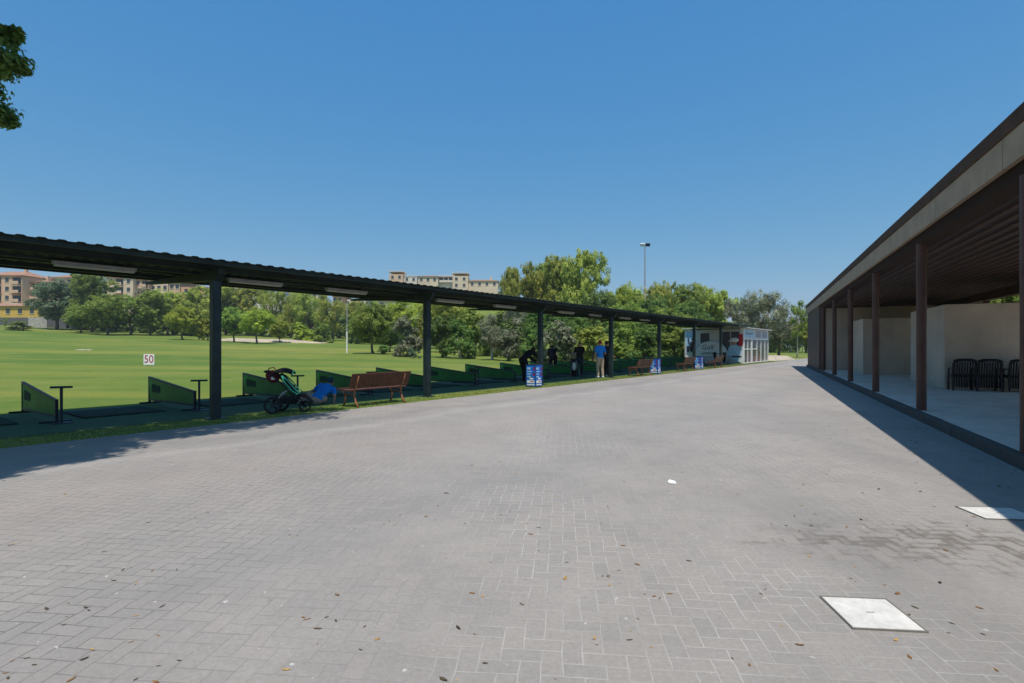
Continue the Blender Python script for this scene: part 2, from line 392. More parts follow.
wk.v = [tuple(q) for q in ww]; wk.f = [tuple(range(len(ww)))]
tag(wk.obj('path', M['walk']), kind='structure')
# pale earth bank beside the kiosk and the sandy strip below the far tree row
def patch(name, pts, m, h=.05, n=14, seed=1):
    rr = random.Random(seed); c = sum((Vector(p) for p in pts), Vector())/len(pts)
    mb = MB(); ring = []
    k = len(pts)
    for i in range(k):
        a, b = Vector(pts[i]), Vector(pts[(i+1) % k])
        for j in range(n): ring.append(a.lerp(b, j/n) + Vector((rr.uniform(-.3, .3), rr.uniform(-.3, .3), 0)))
    N = len(ring); lev = [(1, .004), (.9, .25), (.65, .8), (.3, 1)]
    for s_, hh in lev:
        for q in ring:
            w_ = c.lerp(q, s_); mb.v.append((w_.x, w_.y, T(w_.x, w_.y)+.004+h*hh*(.8+.4*rr.random()) if hh > .01 else T(w_.x, w_.y)-.03))
    for l in range(3):
        for i in range(N): mb.f.append((l*N+i, l*N+(i+1) % N, (l+1)*N+(i+1) % N, (l+1)*N+i))
    mb.f.append(tuple(3*N+i for i in range(N)))
    return tag(mb.obj(name, m, smooth=True), kind='structure')
patch('earth_bank', [S(10.75, 57), S(10.75, 68), S(13.5, 69), S(15.0, 57.5)], M['sand'], .45, 10, 2)
patch('dry_earth', [at(212, 112), at(262, 113), at(322, 118), at(330, 124), at(214, 121)], M['sand'], .5, 10, 3)
patch('bare_earth', [at(76, 60), at(92, 60), at(90, 62.5), at(78, 62)], M['sand'], .03, 6, 4)

# short blades along the turf edge
def blades():
    rg = np.random.default_rng(5); n = 30000
    a = rg.uniform(-2, 62, n)**1.0; p = 10.57+rg.uniform(0, 1.22, n)*rg.uniform(.6, 1, n); ok = p < 14; a, p = a[ok], p[ok]; n = len(a)
    x = -UY*p+UX*a; y = UX*p+UY*a
    h = rg.uniform(.008, .026, n)*(1+.015*a); th = rg.uniform(0, 2*np.pi, n); wd = .004+.0007*np.hypot(x, y)
    lean = rg.normal(0, .5, (n, 2))*h[:, None]
    v = np.zeros((n, 3, 3)); dx, dy = np.cos(th)*wd, np.sin(th)*wd
    v[:, 0] = np.stack([x-dx, y-dy, np.zeros(n)+.0], 1); v[:, 1] = np.stack([x+dx, y+dy, np.zeros(n)], 1)
    v[:, 2] = np.stack([x+lean[:, 0], y+lean[:, 1], h], 1)
    me = bpy.data.meshes.new('grass'); me.vertices.add(n*3); me.vertices.foreach_set('co', v.ravel())
    me.loops.add(n*3); me.loops.foreach_set('vertex_index', np.arange(n*3)); me.polygons.add(n)
    me.polygons.foreach_set('loop_start', np.arange(n)*3); me.update()
    at_ = me.attributes.new('tint', 'FLOAT', 'FACE'); at_.data.foreach_set('value', rg.random(n))
    me.materials.append(M['blade']); o = bpy.data.objects.new('grass', me); COL.objects.link(o)
    tag(o, 'short grass blades along the edge of the paved yard', 'grass', kind='stuff')
blades()

# two pale square covers in the paving
def cover(px, py, rz, w_, d_, label):
    Z = F*CAMH/(py-HZ); X = (px-512)/F*Z
    t = thing('utility_cover', label, 'utility cover', (X, Z, .006), rz, 'square covers in the paving')
    MB().box((0, 0, .004), (w_, d_, .008)).obj('plate', M['cover'], t, bevel=.002)
    f = MB(); e = .008
    for sx in (-1, 1): f.box((sx*(w_/2+e/2+.002), 0, .005), (e, d_+2*e+.004, .010)); f.box((0, sx*(d_/2+e/2+.002), .005), (w_, e, .010))
    f.obj('frame', M['walldirt'], t)
    MB().box((0, .0, .0095), (.04, .008, .003)).obj('lifting_slot', M['galv'], t)
cover(870.5, 615, R(-5.5), .355, .345, 'pale square utility cover lying fully in the sun, nearest the camera')
cover(999, 514.5, R(-5.5), .46, .34, 'pale square utility cover partly under the pavilion shadow')
def scrap(px, py, label, s_=.1):
    Z = F*CAMH/(py-HZ); X = (px-512)/F*Z; m_ = MB()
    m_.prism([(-s_, -.03, .004), (s_*.8, -.05, .004), (s_*1.1, .03, .012), (-s_*.2, .07, .018), (-s_*.9, .04, .006)], (0, 0, .003))
    o = m_.obj('paper_scrap', M['white'], loc=(X, Z, .006)); tag(o, label, 'litter')
scrap(672, 483.5, 'white paper scrap lying alone on the open paving', .04)

# fallen leaves
def litter():
    rg = random.Random(11); groups = {'a': MB(), 'b': MB(), 'c': MB()}
    def leaf(x, y, s_, z=.007):
        th = rg.uniform(0, 6.28); c_, q = math.cos(th), math.sin(th); cu = rg.uniform(.05, .3)*s_; wd = rg.uniform(.10, .26)*s_
        L = [(-.5*s_, 0, cu*.5), (-.15*s_, wd, cu*.2), (.25*s_, wd*.7, cu*.25), (.55*s_, 0, cu*.8), (.2*s_, -wd*.8, cu*.35), (-.2*s_, -wd, cu*.3), (0, 0, 0)]
        P = [(x+a*c_-b*q, y+a*q+b*c_, z+c) for a, b, c in L]
        g = groups[rg.choice('aabbc')]; g.add(P, [(6, i, (i+1) % 6) for i in range(6)])
    for i in range(170):
        Z = 1/rg.uniform(1/17, 1/2.2); X = rg.uniform(-1.0, .85)*Z
        if X-.4736*Z > 3.0 or UY*-X+UX*Z > 10.5: continue
        leaf(X, Z, rg.uniform(.018, .05))
        if rg.random() < .3:
            for _ in range(rg.randint(1, 3)): leaf(X+rg.gauss(0, .09), Z+rg.gauss(0, .09), rg.uniform(.012, .03))
    for i in range(420):
        a = rg.uniform(2, 30); q = 2.79-abs(rg.gauss(0, .35)); P = Bq(q, a); leaf(P.x, P.y, rg.uniform(.02, .06))
    for i in range(120):
        a = rg.uniform(3, 16); q = rg.uniform(.3, 2.4); P = Bq(q, a); leaf(P.x, P.y, rg.uniform(.02, .05))
    cols = {'a': (.24, .12, .045), 'b': (.085, .06, .035), 'c': (.46, .26, .06)}
    me = bpy.data.meshes.new('fallen_leaves'); v, f, mi = [], [], []
    for i, k in enumerate('abc'):
        o = len(v); v += groups[k].v; f += [tuple(q+o for q in t) for t in groups[k].f]; mi += [i]*len(groups[k].f)
        me.materials.append(mat('dry_leaf', cols[k], .8, .4, 30))
    me.from_pydata(v, [], f); me.polygons.foreach_set('material_index', mi)
    o = bpy.data.objects.new('fallen_leaves', me); COL.objects.link(o)
    tag(o, 'dry brown leaves strewn over the paving', 'leaves', kind='stuff')
litter()

# ------------------------------------------------------------------ driving range canopy
def shelter():
    t = thing('range_canopy', 'long dark green canopy with a corrugated flat roof on one row of posts', 'canopy', S(11.48, 0), UA)
    A0, A1, P0, P1 = -10, 46.9, 11.0-11.48, 15.25-11.48
    zt = 3.21; mb = MB(); prof = []; x = A0
    while x < A1:
        prof += [(x, 0), (x+.10, 0), (x+.135, .019), (x+.215, .019)]; x += .25
    n = len(prof)
    for th in (0, -.008):
        for y in (P0, P1): mb.v += [(q[0], y, zt+q[1]+th) for q in prof]
    for i in range(n-1):
        mb.f += [(i, i+1, n+i+1, n+i), (2*n+i, 3*n+i, 3*n+i+1, 2*n+i+1), (i, 2*n+i, 2*n+i+1, i+1), (n+i, n+i+1, 3*n+i+1, 3*n+i)]
    mb.f += [(0, n, 3*n, 2*n), (n-1, 3*n-1, 4*n-1, 2*n-1)][:0]
    mb.obj('roof_sheet', M['sheet'], t)
    for i, y in enumerate((P0+.10, .24, 1.7, 2.9, P1-.08)):
        h = (.08, .13, .11, .09, .06)[i]
        MB().bb(A0, A1, y-.035, y+.035, zt-.010-h, zt-.010).obj('purlin', M['beam'], t)
    for k in range(-2, 8):
        a = 5.0+5.955*k
        if a > A1-1: continue
        MB().bb(a-.085, a+.085, -.085, .085, -.1, zt-.36).obj('post', M['post'], t, bevel=.012)
        MB().box((a, 0, .012), (.34, .34, .024)).obj('base_plate', M['post'], t, bevel=.004)
        ar = MB().prism([(a-.06, P0+.20, zt-.145), (a-.06, P1-.14, zt-.135), (a-.06, P1-.14, zt-.19), (a-.06, .12, zt-.36), (a-.06, -.12, zt-.36), (a-.06, P0+.20, zt-.24)], (.12, 0, 0))
        ar.obj('arm', M['beam'], t)
    # service duct along the beam
    MB().bb(A0, A1, .62, .70, zt-.20, zt-.14).obj('cable_tray', M['beam'], t)
    return t
shelter()
LA = []
lamp_px = [(96, 'first tube lamp under the canopy roof, left of the nearest post'),
           (256, 'tube lamp just right of the nearest canopy post'), (347, 'tube lamp under the canopy above the white field pole'),
           (450, 'tube lamp just right of the second canopy post'), (505, 'tube lamp midway between second and third canopy posts'),
           (566, 'tube lamp just right of the third canopy post, above the black-clad people'),
           (596, 'tube lamp left of the post beside the blue-shirted man'), (625, 'tube lamp right of the post beside the blue-shirted man'),
           (645, 'tube lamp under the canopy above the second wooden bench'), (671, 'tube lamp under the canopy right of the second blue bin')]
proto = None
for px, lb in lamp_px:
    a = a_at(px, 11.98); loc = S(11.98, a, 2.93)
    if proto is None:
        proto = thing('tube_lamp', lb, 'lamp', loc, UA, 'tube lamps under the canopy roof')
        MB().box((0, 0, .035), (1.25, .13, .06)).obj('housing', M['lampbody'], proto, bevel=.008)
        MB().box((0, 0, -.012), (1.2, .11, .034)).obj('diffuser', M['lampdiff'], proto, bevel=.012)
        for sx in (-1, 1): MB().box((sx*.45, 0, .102), (.03, .03, .074)).obj('bracket', M['beam'], proto)
    else: dup(proto, loc, UA, lb)

# tee dividers, bag rests, mats
dv_a = [2.85, 5.34, 7.8, 10.25, 12.75, 15.2, 17.7, 20.2, 22.7, 25.2, 27.7, 30.2, 32.7, 35.2, 37.7, 40.2, 42.7]
dv_l = ['wedge-shaped green tee divider nearest the left picture edge', 'green tee divider just left of the nearest canopy post', 'green tee divider behind the stroller',
        'green tee divider behind the seated person in blue', 'green tee divider behind the right end of the large bench', 'green tee divider behind the second canopy post',
        'green tee divider right of the second canopy post', 'green tee divider halfway between second post and blue bin', 'green tee divider just left of the nearest blue bin', 'green tee divider behind the nearest blue bin',
        'green tee divider left of the person with a golf bag', 'green tee divider behind the person with a golf bag', 'green tee divider behind the man in blue shirt and beige trousers',
        'green tee divider behind the second wooden bench', 'green tee divider behind the second blue bin', 'green tee divider behind the third wooden bench', 'last green tee divider, before the white kiosk']
proto = protoT = protoM = None
t_l = {0: 'T-shaped bag rest beside the leftmost divider', 1: 'T-shaped bag rest just left of the nearest canopy post', 2: 'T-shaped bag rest behind the stroller',
       3: 'T-shaped bag rest rising behind the large wooden bench', 5: 'T-shaped bag rest right of the second canopy post', 7: 'T-shaped bag rest left of the nearest blue bin', 9: 'T-shaped bag rest left of the person with a golf bag', 13: 'T-shaped bag rest behind the second blue bin'}
for i, a in enumerate(dv_a):
    loc = S(14.65, a); loc.z = T(loc.x, loc.y)
    if proto is None:
        proto = thing('tee_divider', dv_l[i], 'divider', loc, UA, 'green dividers between the tees')
        y0, y1 = -1.32, 1.38
        MB().prism([(-.012, y0, .14), (-.012, y1, .10), (-.012, y1, .66), (-.012, y0, .42)], (.024, 0, 0)).obj('panel', M['divider'], proto)
        def rail(P, Q):
            d = Vector(Q)-Vector(P); return MB().box((Vector(P)+Vector(Q))/2, (.045, d.length, .045), 0, math.atan2(d.z, d.y))
        rail((0, y0, .435), (0, y1, .675)).obj('top_rail', M['dframe'], proto); rail((0, y0, .13), (0, y1, .09)).obj('bottom_rail', M['dframe'], proto)
        MB().bb(-.025, .025, y0-.05, y0, 0, .46).obj('leg', M['dframe'], proto); MB().bb(-.025, .025, y1, y1+.05, 0, .70).obj('leg', M['dframe'], proto)
        for yy in (y0+.05, y1-.05): MB().box((0, yy, .02), (.5, .06, .04)).obj('foot', M['dframe'], proto)
        g = MB().prism([(.0135, .65, .3), (.0135, 1.2, .3), (.0135, 1.2, .52), (.0135, .65, .47)], (.003, 0, 0)); g.prism([(-.0165, .65, .3), (-.0165, 1.2, .3), (-.0165, 1.2, .52), (-.0165, .65, .47)], (.003, 0, 0))
        g.obj('tee_plate', M['lblue'] if 0 else M['matgreen'], proto)
    else: dup(proto, loc, UA, dv_l[i])
    if i in t_l:
        loc = S(13.2, a+.05)
        if protoT is None:
            protoT = thing('bag_rest', t_l[i], 'stand', loc, UA, 'T-shaped bag rests by the tees')
            MB().tube([(0, 0, 0), (0, 0, .68)], .025).obj('upright', M['dframe'], protoT); MB().box((0, 0, .70), (.34, .07, .04), -.5).obj('crossbar', M['dframe'], protoT, bevel=.006); MB().box((0, 0, .01), (.3, .3, .02)).obj('foot', M['dframe'], protoT)
        else: dup(protoT, loc, UA, t_l[i])
m_l = ['dark rubber tee mat left of the leftmost divider', 'dark rubber tee mat right of the leftmost divider', 'dark rubber tee mat behind the nearest canopy post', 'dark rubber tee mat behind the stroller and seated person', 'dark rubber tee mat behind the large wooden bench', 'dark rubber tee mat behind the second canopy post',
       'dark rubber tee mat just right of the second canopy post', 'dark rubber tee mat two bays left of the nearest blue bin', 'dark rubber tee mat one bay left of the nearest blue bin', 'dark rubber tee mat behind the nearest blue bin', 'dark rubber tee mat by the golf bag', 'dark rubber tee mat behind the man in blue shirt']
for i, lb in enumerate(m_l):
    loc = S(14.35, 1.6+2.49*i)
    if protoM is None:
        protoM = MB().box((0, 0, .018), (1.5, 1.5, .036)).obj('tee_mat', M['matgreen'], bevel=.008); protoM.rotation_euler.z = UA; protoM.location = loc; tag(protoM, lb, 'mat', 'rubber mats on the tees')
    else:
        d = protoM.copy(); COL.objects.link(d); d.location = loc; d['label'] = lb

# ------------------------------------------------------------------ benches
def bench(loc, label):
    t = thing('wooden_bench', label, 'bench', loc, UA, 'wooden benches along the canopy'); L = 1.86
    # seat slopes, backrest leans toward the road (-y)
    se = MB()
    for i, (y, z) in enumerate(((.33, .44), (.23, .43), (.13, .42), (.03, .415), (-.07, .42))): se.box((0, y, z), (L, .085, .03), 0, -.06 if i < 3 else .1)
    se.obj('seat', M['wood'], t, bevel=.006)
    bk = MB()
    for i in range(5): k = .08+.073*i; bk.box((0, -.12-.42*k, .42+k), (L, .028, .079), 0, .40)
    bk.obj('backrest', M['wood'], t, bevel=.006)
    for sx in (-.74, .74):
        for pts in ([(sx, .34, .40), (sx, .26, .27), (sx, .25, .14), (sx, .34, 0)], [(sx, -.27, .78), (sx, -.18, .54), (sx, -.10, .40), (sx, -.10, .27), (sx, -.16, .12), (sx, -.27, 0)]):
            MB().tube(pts, [.026, .026, .024, .024, .026, .03][:len(pts)], 8).obj('leg', M['benchmetal'], t, smooth=True)
        MB().tube([(sx, .36, .41), (sx, .2, .395), (sx, 0, .385), (sx, -.12, .40)], .022).obj('seat_bracket', M['benchmetal'], t, smooth=True)
        MB().tube([(sx, .26, .27), (sx, .1, .31), (sx, -.10, .27)], .014).obj('stretcher', M['benchmetal'], t, smooth=True)
    return t
b0 = bench(S(11.05, 8.75), 'large wooden bench right of the seated person in blue, nearest the camera')
for px, lb in ((641, 'wooden bench just left of the second blue bin'), (686.5, 'wooden bench left of the third, partly hidden blue bin'), (716, 'farthest wooden bench, in front of the arched kiosk sign')):
    dup(b0, S(11.05, a_at(px, 11.05)), UA, lb)

# ------------------------------------------------------------------ blue bins
def bin_(loc, label):
    t = thing('litter_bin', label, 'bin', loc, UA, 'blue square bins beside the posts'); w_ = .42
    MB().bb(-w_/2, w_/2, -w_/2, w_/2, .03, .80).obj('body', M['blue'], t, bevel=.008)
    MB().bb(-w_/2-.006, w_/2+.006, -w_/2-.006, w_/2+.006, .803, .825).bb(-.17, .17, -.17, .17, .826, .832).obj('lid', M['dframe'], t, bevel=.006)
    MB().bb(-w_/2+.03, w_/2-.03, -w_/2+.03, w_/2-.03, 0, .03).obj('plinth', M['black'], t)
    fr = MB()
    for sx in (-1, 1):
        for sy in (-1, 1): fr.box((sx*(w_/2+.004), sy*(w_/2+.004), .415), (.012, .012, .77))
    fr.obj('corner_trim', M['dframe'], t)
    for ax in (0, 1):
        band, pan, ban2, lb_ = MB(), MB(), MB(), MB()
        def pl(m_, u0, u1, z0, z1, e=.004):
            o = -w_/2
            if ax == 0: m_.bb(o-e, o-.0005, -u1, -u0, z0, z1)
            else: m_.bb(u0, u1, o-e, o-.0005, z0, z1)
        pl(band, -.17, .17, .07, .11); pl(band, -.17, .15, .15, .25); pl(band, -.06, .10, .285, .34)
        pl(pan, .08, .18, .42, .52); pl(pan, .11, .18, .60, .74)
        pl(lb_, -.17, 0, .36, .41); pl(lb_, -.17, .0, .46, .50); pl(lb_, -.17, .03, .55, .59); pl(lb_, -.17, -.02, .64, .72)
        pl(ban2, -.02, .12, .19, .22, .006)
        band.obj('white_band', M['white'], t); pan.obj('dark_print', M['dred'], t); lb_.obj('pale_print', M['lblue'], t); ban2.obj('red_mark', M['red'], t)
    return t
b0 = bin_(S(11.12, 15.98), 'blue square bin in front of the third canopy post')
dup(b0, S(11.12, a_at(655.5, 11.12)), UA, 'blue square bin right of the second wooden bench'); dup(b0, S(11.12, a_at(699, 11.12)), UA, 'farthest blue bin, half hidden below the kiosk arch')

# ------------------------------------------------------------------ people
def bake(mb, name, m, parent, voxel, sm=6, extra=None):
    o = mb.obj(name, m)
    r = o.modifiers.new('r', 'REMESH'); r.mode = 'VOXEL'; r.voxel_size = voxel
    s_ = o.modifiers.new('s', 'SMOOTH'); s_.iterations = sm; s_.factor = .5
    bpy.context.view_layer.update()
    me = bpy.data.meshes.new_from_object(o.evaluated_get(bpy.context.evaluated_depsgraph_get()))
    old = o.data; o.modifiers.clear()
    if extra:
        bm = bmesh.new(); bm.from_mesh(me); t2 = extra.mesh('x', None, True); bm.from_mesh(t2); bm.to_mesh(me); bm.free()
    o.data = me; me.name = name
    if not me.materials: me.materials.append(m)
    me.polygons.foreach_set('use_smooth', [True]*len(me.polygons)); o.parent = parent
    return o
def person(loc, rz, label, J, top, legs_m, head_m, shoes, sleeves=.5, shorts=False, scale=1.0, cap=None):
    t = thing('person', label, 'person', loc, rz); t.scale = (scale,)*3
    V = {k: Vector(v) for k, v in J.items()}
    b = MB()
    def cap_(m_, a, c, r0, r1, k=0):
        m_.tube([a, a.lerp(c, .5), c], [r0+k, (r0+r1)/2*1.03+k, r1+k], 10); m_.ell(a, (r0+k,)*3, 10, 7); m_.ell(c, (r1+k,)*3, 10, 7)
    up = (V['neck']-V['pelvis']).normalized()
    side = (V['sho_r']-V['sho_l']).normalized(); fw = up.cross(side)*-1
    rot = Matrix((side, fw, up)).transposed()
    chest = V['pelvis'].lerp(V['neck'], .68); waist = V['pelvis'].lerp(V['neck'], .33)
    def torso(m_, k):
        m_.ell(chest, (.165+k, .115+k, .20+k), rot=rot); m_.ell(waist, (.145+k, .105+k, .19+k), rot=rot); m_.ell(V['pelvis'], (.165+k, .115+k, .13+k), rot=rot)
        for s_ in 'lr': cap_(m_, V['neck']-up*.06, V['sho_'+s_], .065, .065, k)
    torso(b, 0)
    hd = V['head']; cap_(b, V['neck'], hd-up*.07, .055, .05); b.ell(hd, (.075, .092, .112)); b.ell(hd+Vector((0, .03, -.06)), (.052, .06, .055))
    b.ell(hd+Vector((0, .098, -.015)), (.016, .022, .022)); b.ell(hd+Vector((.078, 0, -.01)), (.012, .022, .03)); b.ell(hd+Vector((-.078, 0, -.01)), (.012, .022, .03))
    fing = MB()
    for s_ in 'lr':
        cap_(b, V['sho_'+s_], V['elb_'+s_], .05, .04); cap_(b, V['elb_'+s_], V['wri_'+s_], .04, .027)
        d = (V['wri_'+s_]-V['elb_'+s_]).normalized(); pc = V['wri_'+s_]+d*.05; b.ell(pc, (.034, .026, .046), rot=Vector((0, 0, 1)).rotation_difference(d).to_matrix())
        q = d.cross(Vector((0, 1, 0) if abs(d.y) < .8 else (0, 0, 1))).normalized(); nn = q.cross(d)
        for i in range(4):
            base = pc+d*.03+q*(i-1.5)*.017; l = (.07, .082, .078, .06)[i]
            fing.tube([base, base+d*l*.55+nn*.006, base+d*l*.9+nn*.03], [.009, .0085, .006], 6)
        base = pc-d*.01+q*.03; fing.tube([base, base+q*.03+d*.03, base+q*.03+d*.06+nn*.01], [.011, .01, .007], 6)
        cap_(b, V['hip_'+s_], V['kne_'+s_], .085, .055); cap_(b, V['kne_'+s_], V['ank_'+s_], .055, .036)
        f_ = V['toe_'+s_]-V['ank_'+s_]; cap_(b, V['ank_'+s_]-Vector((0, 0, .03)), V['toe_'+s_], .038, .032)
    bake(b, 'body', M['skin'], t, .016, 4, fing)
    e = MB()
    for sx in (-.03, .03): e.ell(hd+Vector((sx, .086, .012)), (.012, .008, .008), 8, 5)
    e.obj('eyes', M['black'], t); MB().box(hd+Vector((0, .086, -.058)), (.04, .012, .008)).obj('mouth', M['dred'], t)
    c = MB(); torso(c, .014)
    for s_ in 'lr': cap_(c, V['sho_'+s_], V['sho_'+s_].lerp(V['elb_'+s_], .95 if sleeves > .9 else sleeves+.2), .05, .046, .018)
    if sleeves > .9:
        for s_ in 'lr': cap_(c, V['elb_'+s_], V['elb_'+s_].lerp(V['wri_'+s_], .95), .045, .034, .014)
    bake(c, 'shirt', M[top], t, .018, 5)
    c = MB(); c.ell(V['pelvis']-up*.03, (.18, .13, .125), rot=rot)
    for s_ in 'lr':
        k_ = V['kne_'+s_]; cap_(c, V['hip_'+s_], k_, .092, .066, .016)
        if not shorts: cap_(c, k_, k_.lerp(V['ank_'+s_], .96), .064, .052, .012)
    bake(c, 'trousers', M[legs_m], t, .018, 5)
    h = MB(); h.ell(hd+Vector((0, -.016, .026)), (.086, .098, .100)); bake(h, 'cap' if cap else 'hair', M[head_m], t, .014, 3)
    if cap: MB().ell(hd+Vector((0, .11*cap, .035)), (.07, .075, .012)).obj('cap_peak', M[head_m], t, smooth=True)
    for s_ in 'lr':
        a_, q = V['ank_'+s_], V['toe_'+s_]; m_ = MB(); cap_(m_, Vector((a_.x, a_.y, max(a_.z-.035, q.z)))-(q-a_).normalized()*.03, q, .052, .044); m_.obj('shoe', M[shoes], t, smooth=True)
    return t
STAND = dict(pelvis=(0, 0, .95), neck=(0, -.01, 1.46), head=(0, .02, 1.62), sho_l=(-.19, -.01, 1.40), sho_r=(.19, -.01, 1.40), elb_l=(-.24, -.02, 1.12), elb_r=(.24, -.02, 1.12),
             wri_l=(-.24, .10, .89), wri_r=(.24, .10, .89), hip_l=(-.095, 0, .90), hip_r=(.095, 0, .90), kne_l=(-.11, .02, .49), kne_r=(.12, .02, .49), ank_l=(-.11, -.01, .08), ank_r=(.14, -.01, .08), toe_l=(-.12, .15, .045), toe_r=(.17, .14, .045))
def pose(**k): d = dict(STAND); d.update(k); return d
def on(px, Z): return Vector(((px-512)/F*Z, Z, T((px-512)/F*Z, Z)))
ADDRESS = pose(pelvis=(0, -.14, .86), neck=(0, .22, 1.24), head=(0, .33, 1.33), sho_l=(-.18, .2, 1.2), sho_r=(.18, .2, 1.2), elb_l=(-.15, .3, .95), elb_r=(.15, .3, .95), wri_l=(-.03, .38, .74), wri_r=(.04, .36, .70),
               hip_l=(-.10, -.13, .82), hip_r=(.10, -.13, .82), kne_l=(-.13, .03, .46), kne_r=(.13, .03, .46))
person(on(600, 24.9), R(20), 'man in blue shirt and beige trousers with red cap beside the fourth post', pose(elb_r=(.30, .02, 1.13), wri_r=(.26, .22, 1.06), wri_l=(-.3, .02, .88)), 'cloth_blue', 'cloth_beige', 'cap_red', 'shoe', .5, cap=1, scale=1.02)
person(on(606.5, 25.6), R(-60), 'dark-clad person half hidden between man in blue and fourth post', pose(wri_r=(.2, .25, 1.0)), 'cloth_navy', 'cloth_black', 'hair', 'shoe', .5)
person(on(579.5, 26.6), R(170), 'person in black top and dark trousers standing beside a golf bag', pose(wri_l=(-.22, .25, 1.0), wri_r=(.20, .24, .98), neck=(0, .03, 1.44), head=(0, .09, 1.58)), 'cloth_black', 'cloth_navy', 'hair', 'black', .5)
person(on(526, 22.3), R(-50), 'person in black bending forward behind the nearest blue bin', pose(pelvis=(0, -.16, .86), neck=(0, .27, 1.16), head=(0, .40, 1.20), sho_l=(-.18, .24, 1.12), sho_r=(.18, .24, 1.12), elb_l=(-.2, .42, .9), elb_r=(.2, .45, .92), wri_l=(-.1, .6, .74), wri_r=(.1, .62, .76), hip_l=(-.10, -.15, .82), hip_r=(.10, -.15, .82), kne_l=(-.12, .0, .46), kne_r=(.12, .0, .46)), 'cloth_black', 'cloth_black', 'hair', 'black', 1.0, scale=1.1)
person(on(553, 28.5), R(8), 'golfer in black leaning over a ball, right of the third post', ADDRESS, 'cloth_black', 'cloth_black', 'hair', 'black', 1.0, scale=1.08)
# seated on the ground, seen from behind, legs to the left, propped on the right arm
SIT = dict(pelvis=(-.08, 0, .12), neck=(.14, .22, .44), head=(.19, .31, .545), sho_l=(-.04, .26, .44), sho_r=(.30, .14, .35), elb_l=(-.25, .36, .32), elb_r=(.36, .02, .22), wri_l=(-.22, .52, .24), wri_r=(.36, -.02, .06),
           hip_l=(-.10, .02, .11), hip_r=(.08, .04, .11), kne_l=(-.34, .30, .24), kne_r=(-.12, .42, .28), ank_l=(-.52, .02, .09), ank_r=(-.42, .34, .09), toe_l=(-.64, .0, .06), toe_r=(-.56, .30, .06))
person(on(320, 13.75), R(5), 'person in bright blue shirt seated on the grass, legs to the left', SIT, 'cloth_blue', 'cloth_beige', 'tealcloth', 'shoe', .5, shorts=True, scale=1.02, cap=1)

# golf bag
t = thing('golf_bag', 'upright golf bag with pale clubs beside the person in black', 'golf bag', on(573.5, 26.0), R(10))
MB().tube([(0, 0, .02), (.0, .02, .45), (0, .05, .86)], [.12, .125, .14], 14).obj('bag', M['cloth_black'], t, smooth=True)
MB().ell((.0, -.11, .5), (.09, .06, .2)).obj('pocket', M['white'], t, smooth=True)
MB().tube([(.12, .0, .8), (.19, -.02, .6), (.12, .0, .35)], .015).obj('strap', M['galv'], t)
rg = random.Random(4)
for i in range(6):
    x, y = rg.uniform(-.08, .08), rg.uniform(-.04, .1); c = MB(); c.tube([(x, y, .6), (x*1.6, y*1.4, 1.12+rg.uniform(-.05, .1))], .007, 6); top_ = c.v[-1]
    c.ell((x*1.6+.03, y*1.4, 1.14), (.055, .03, .035), 8, 6); c.obj('club', M['chrome'], t)
for sx in (-1, 1): MB().tube([(sx*.08, -.08, .75), (sx*.26, -.36, .0)], .01, 6).obj('stand_leg', M['chrome'], t)

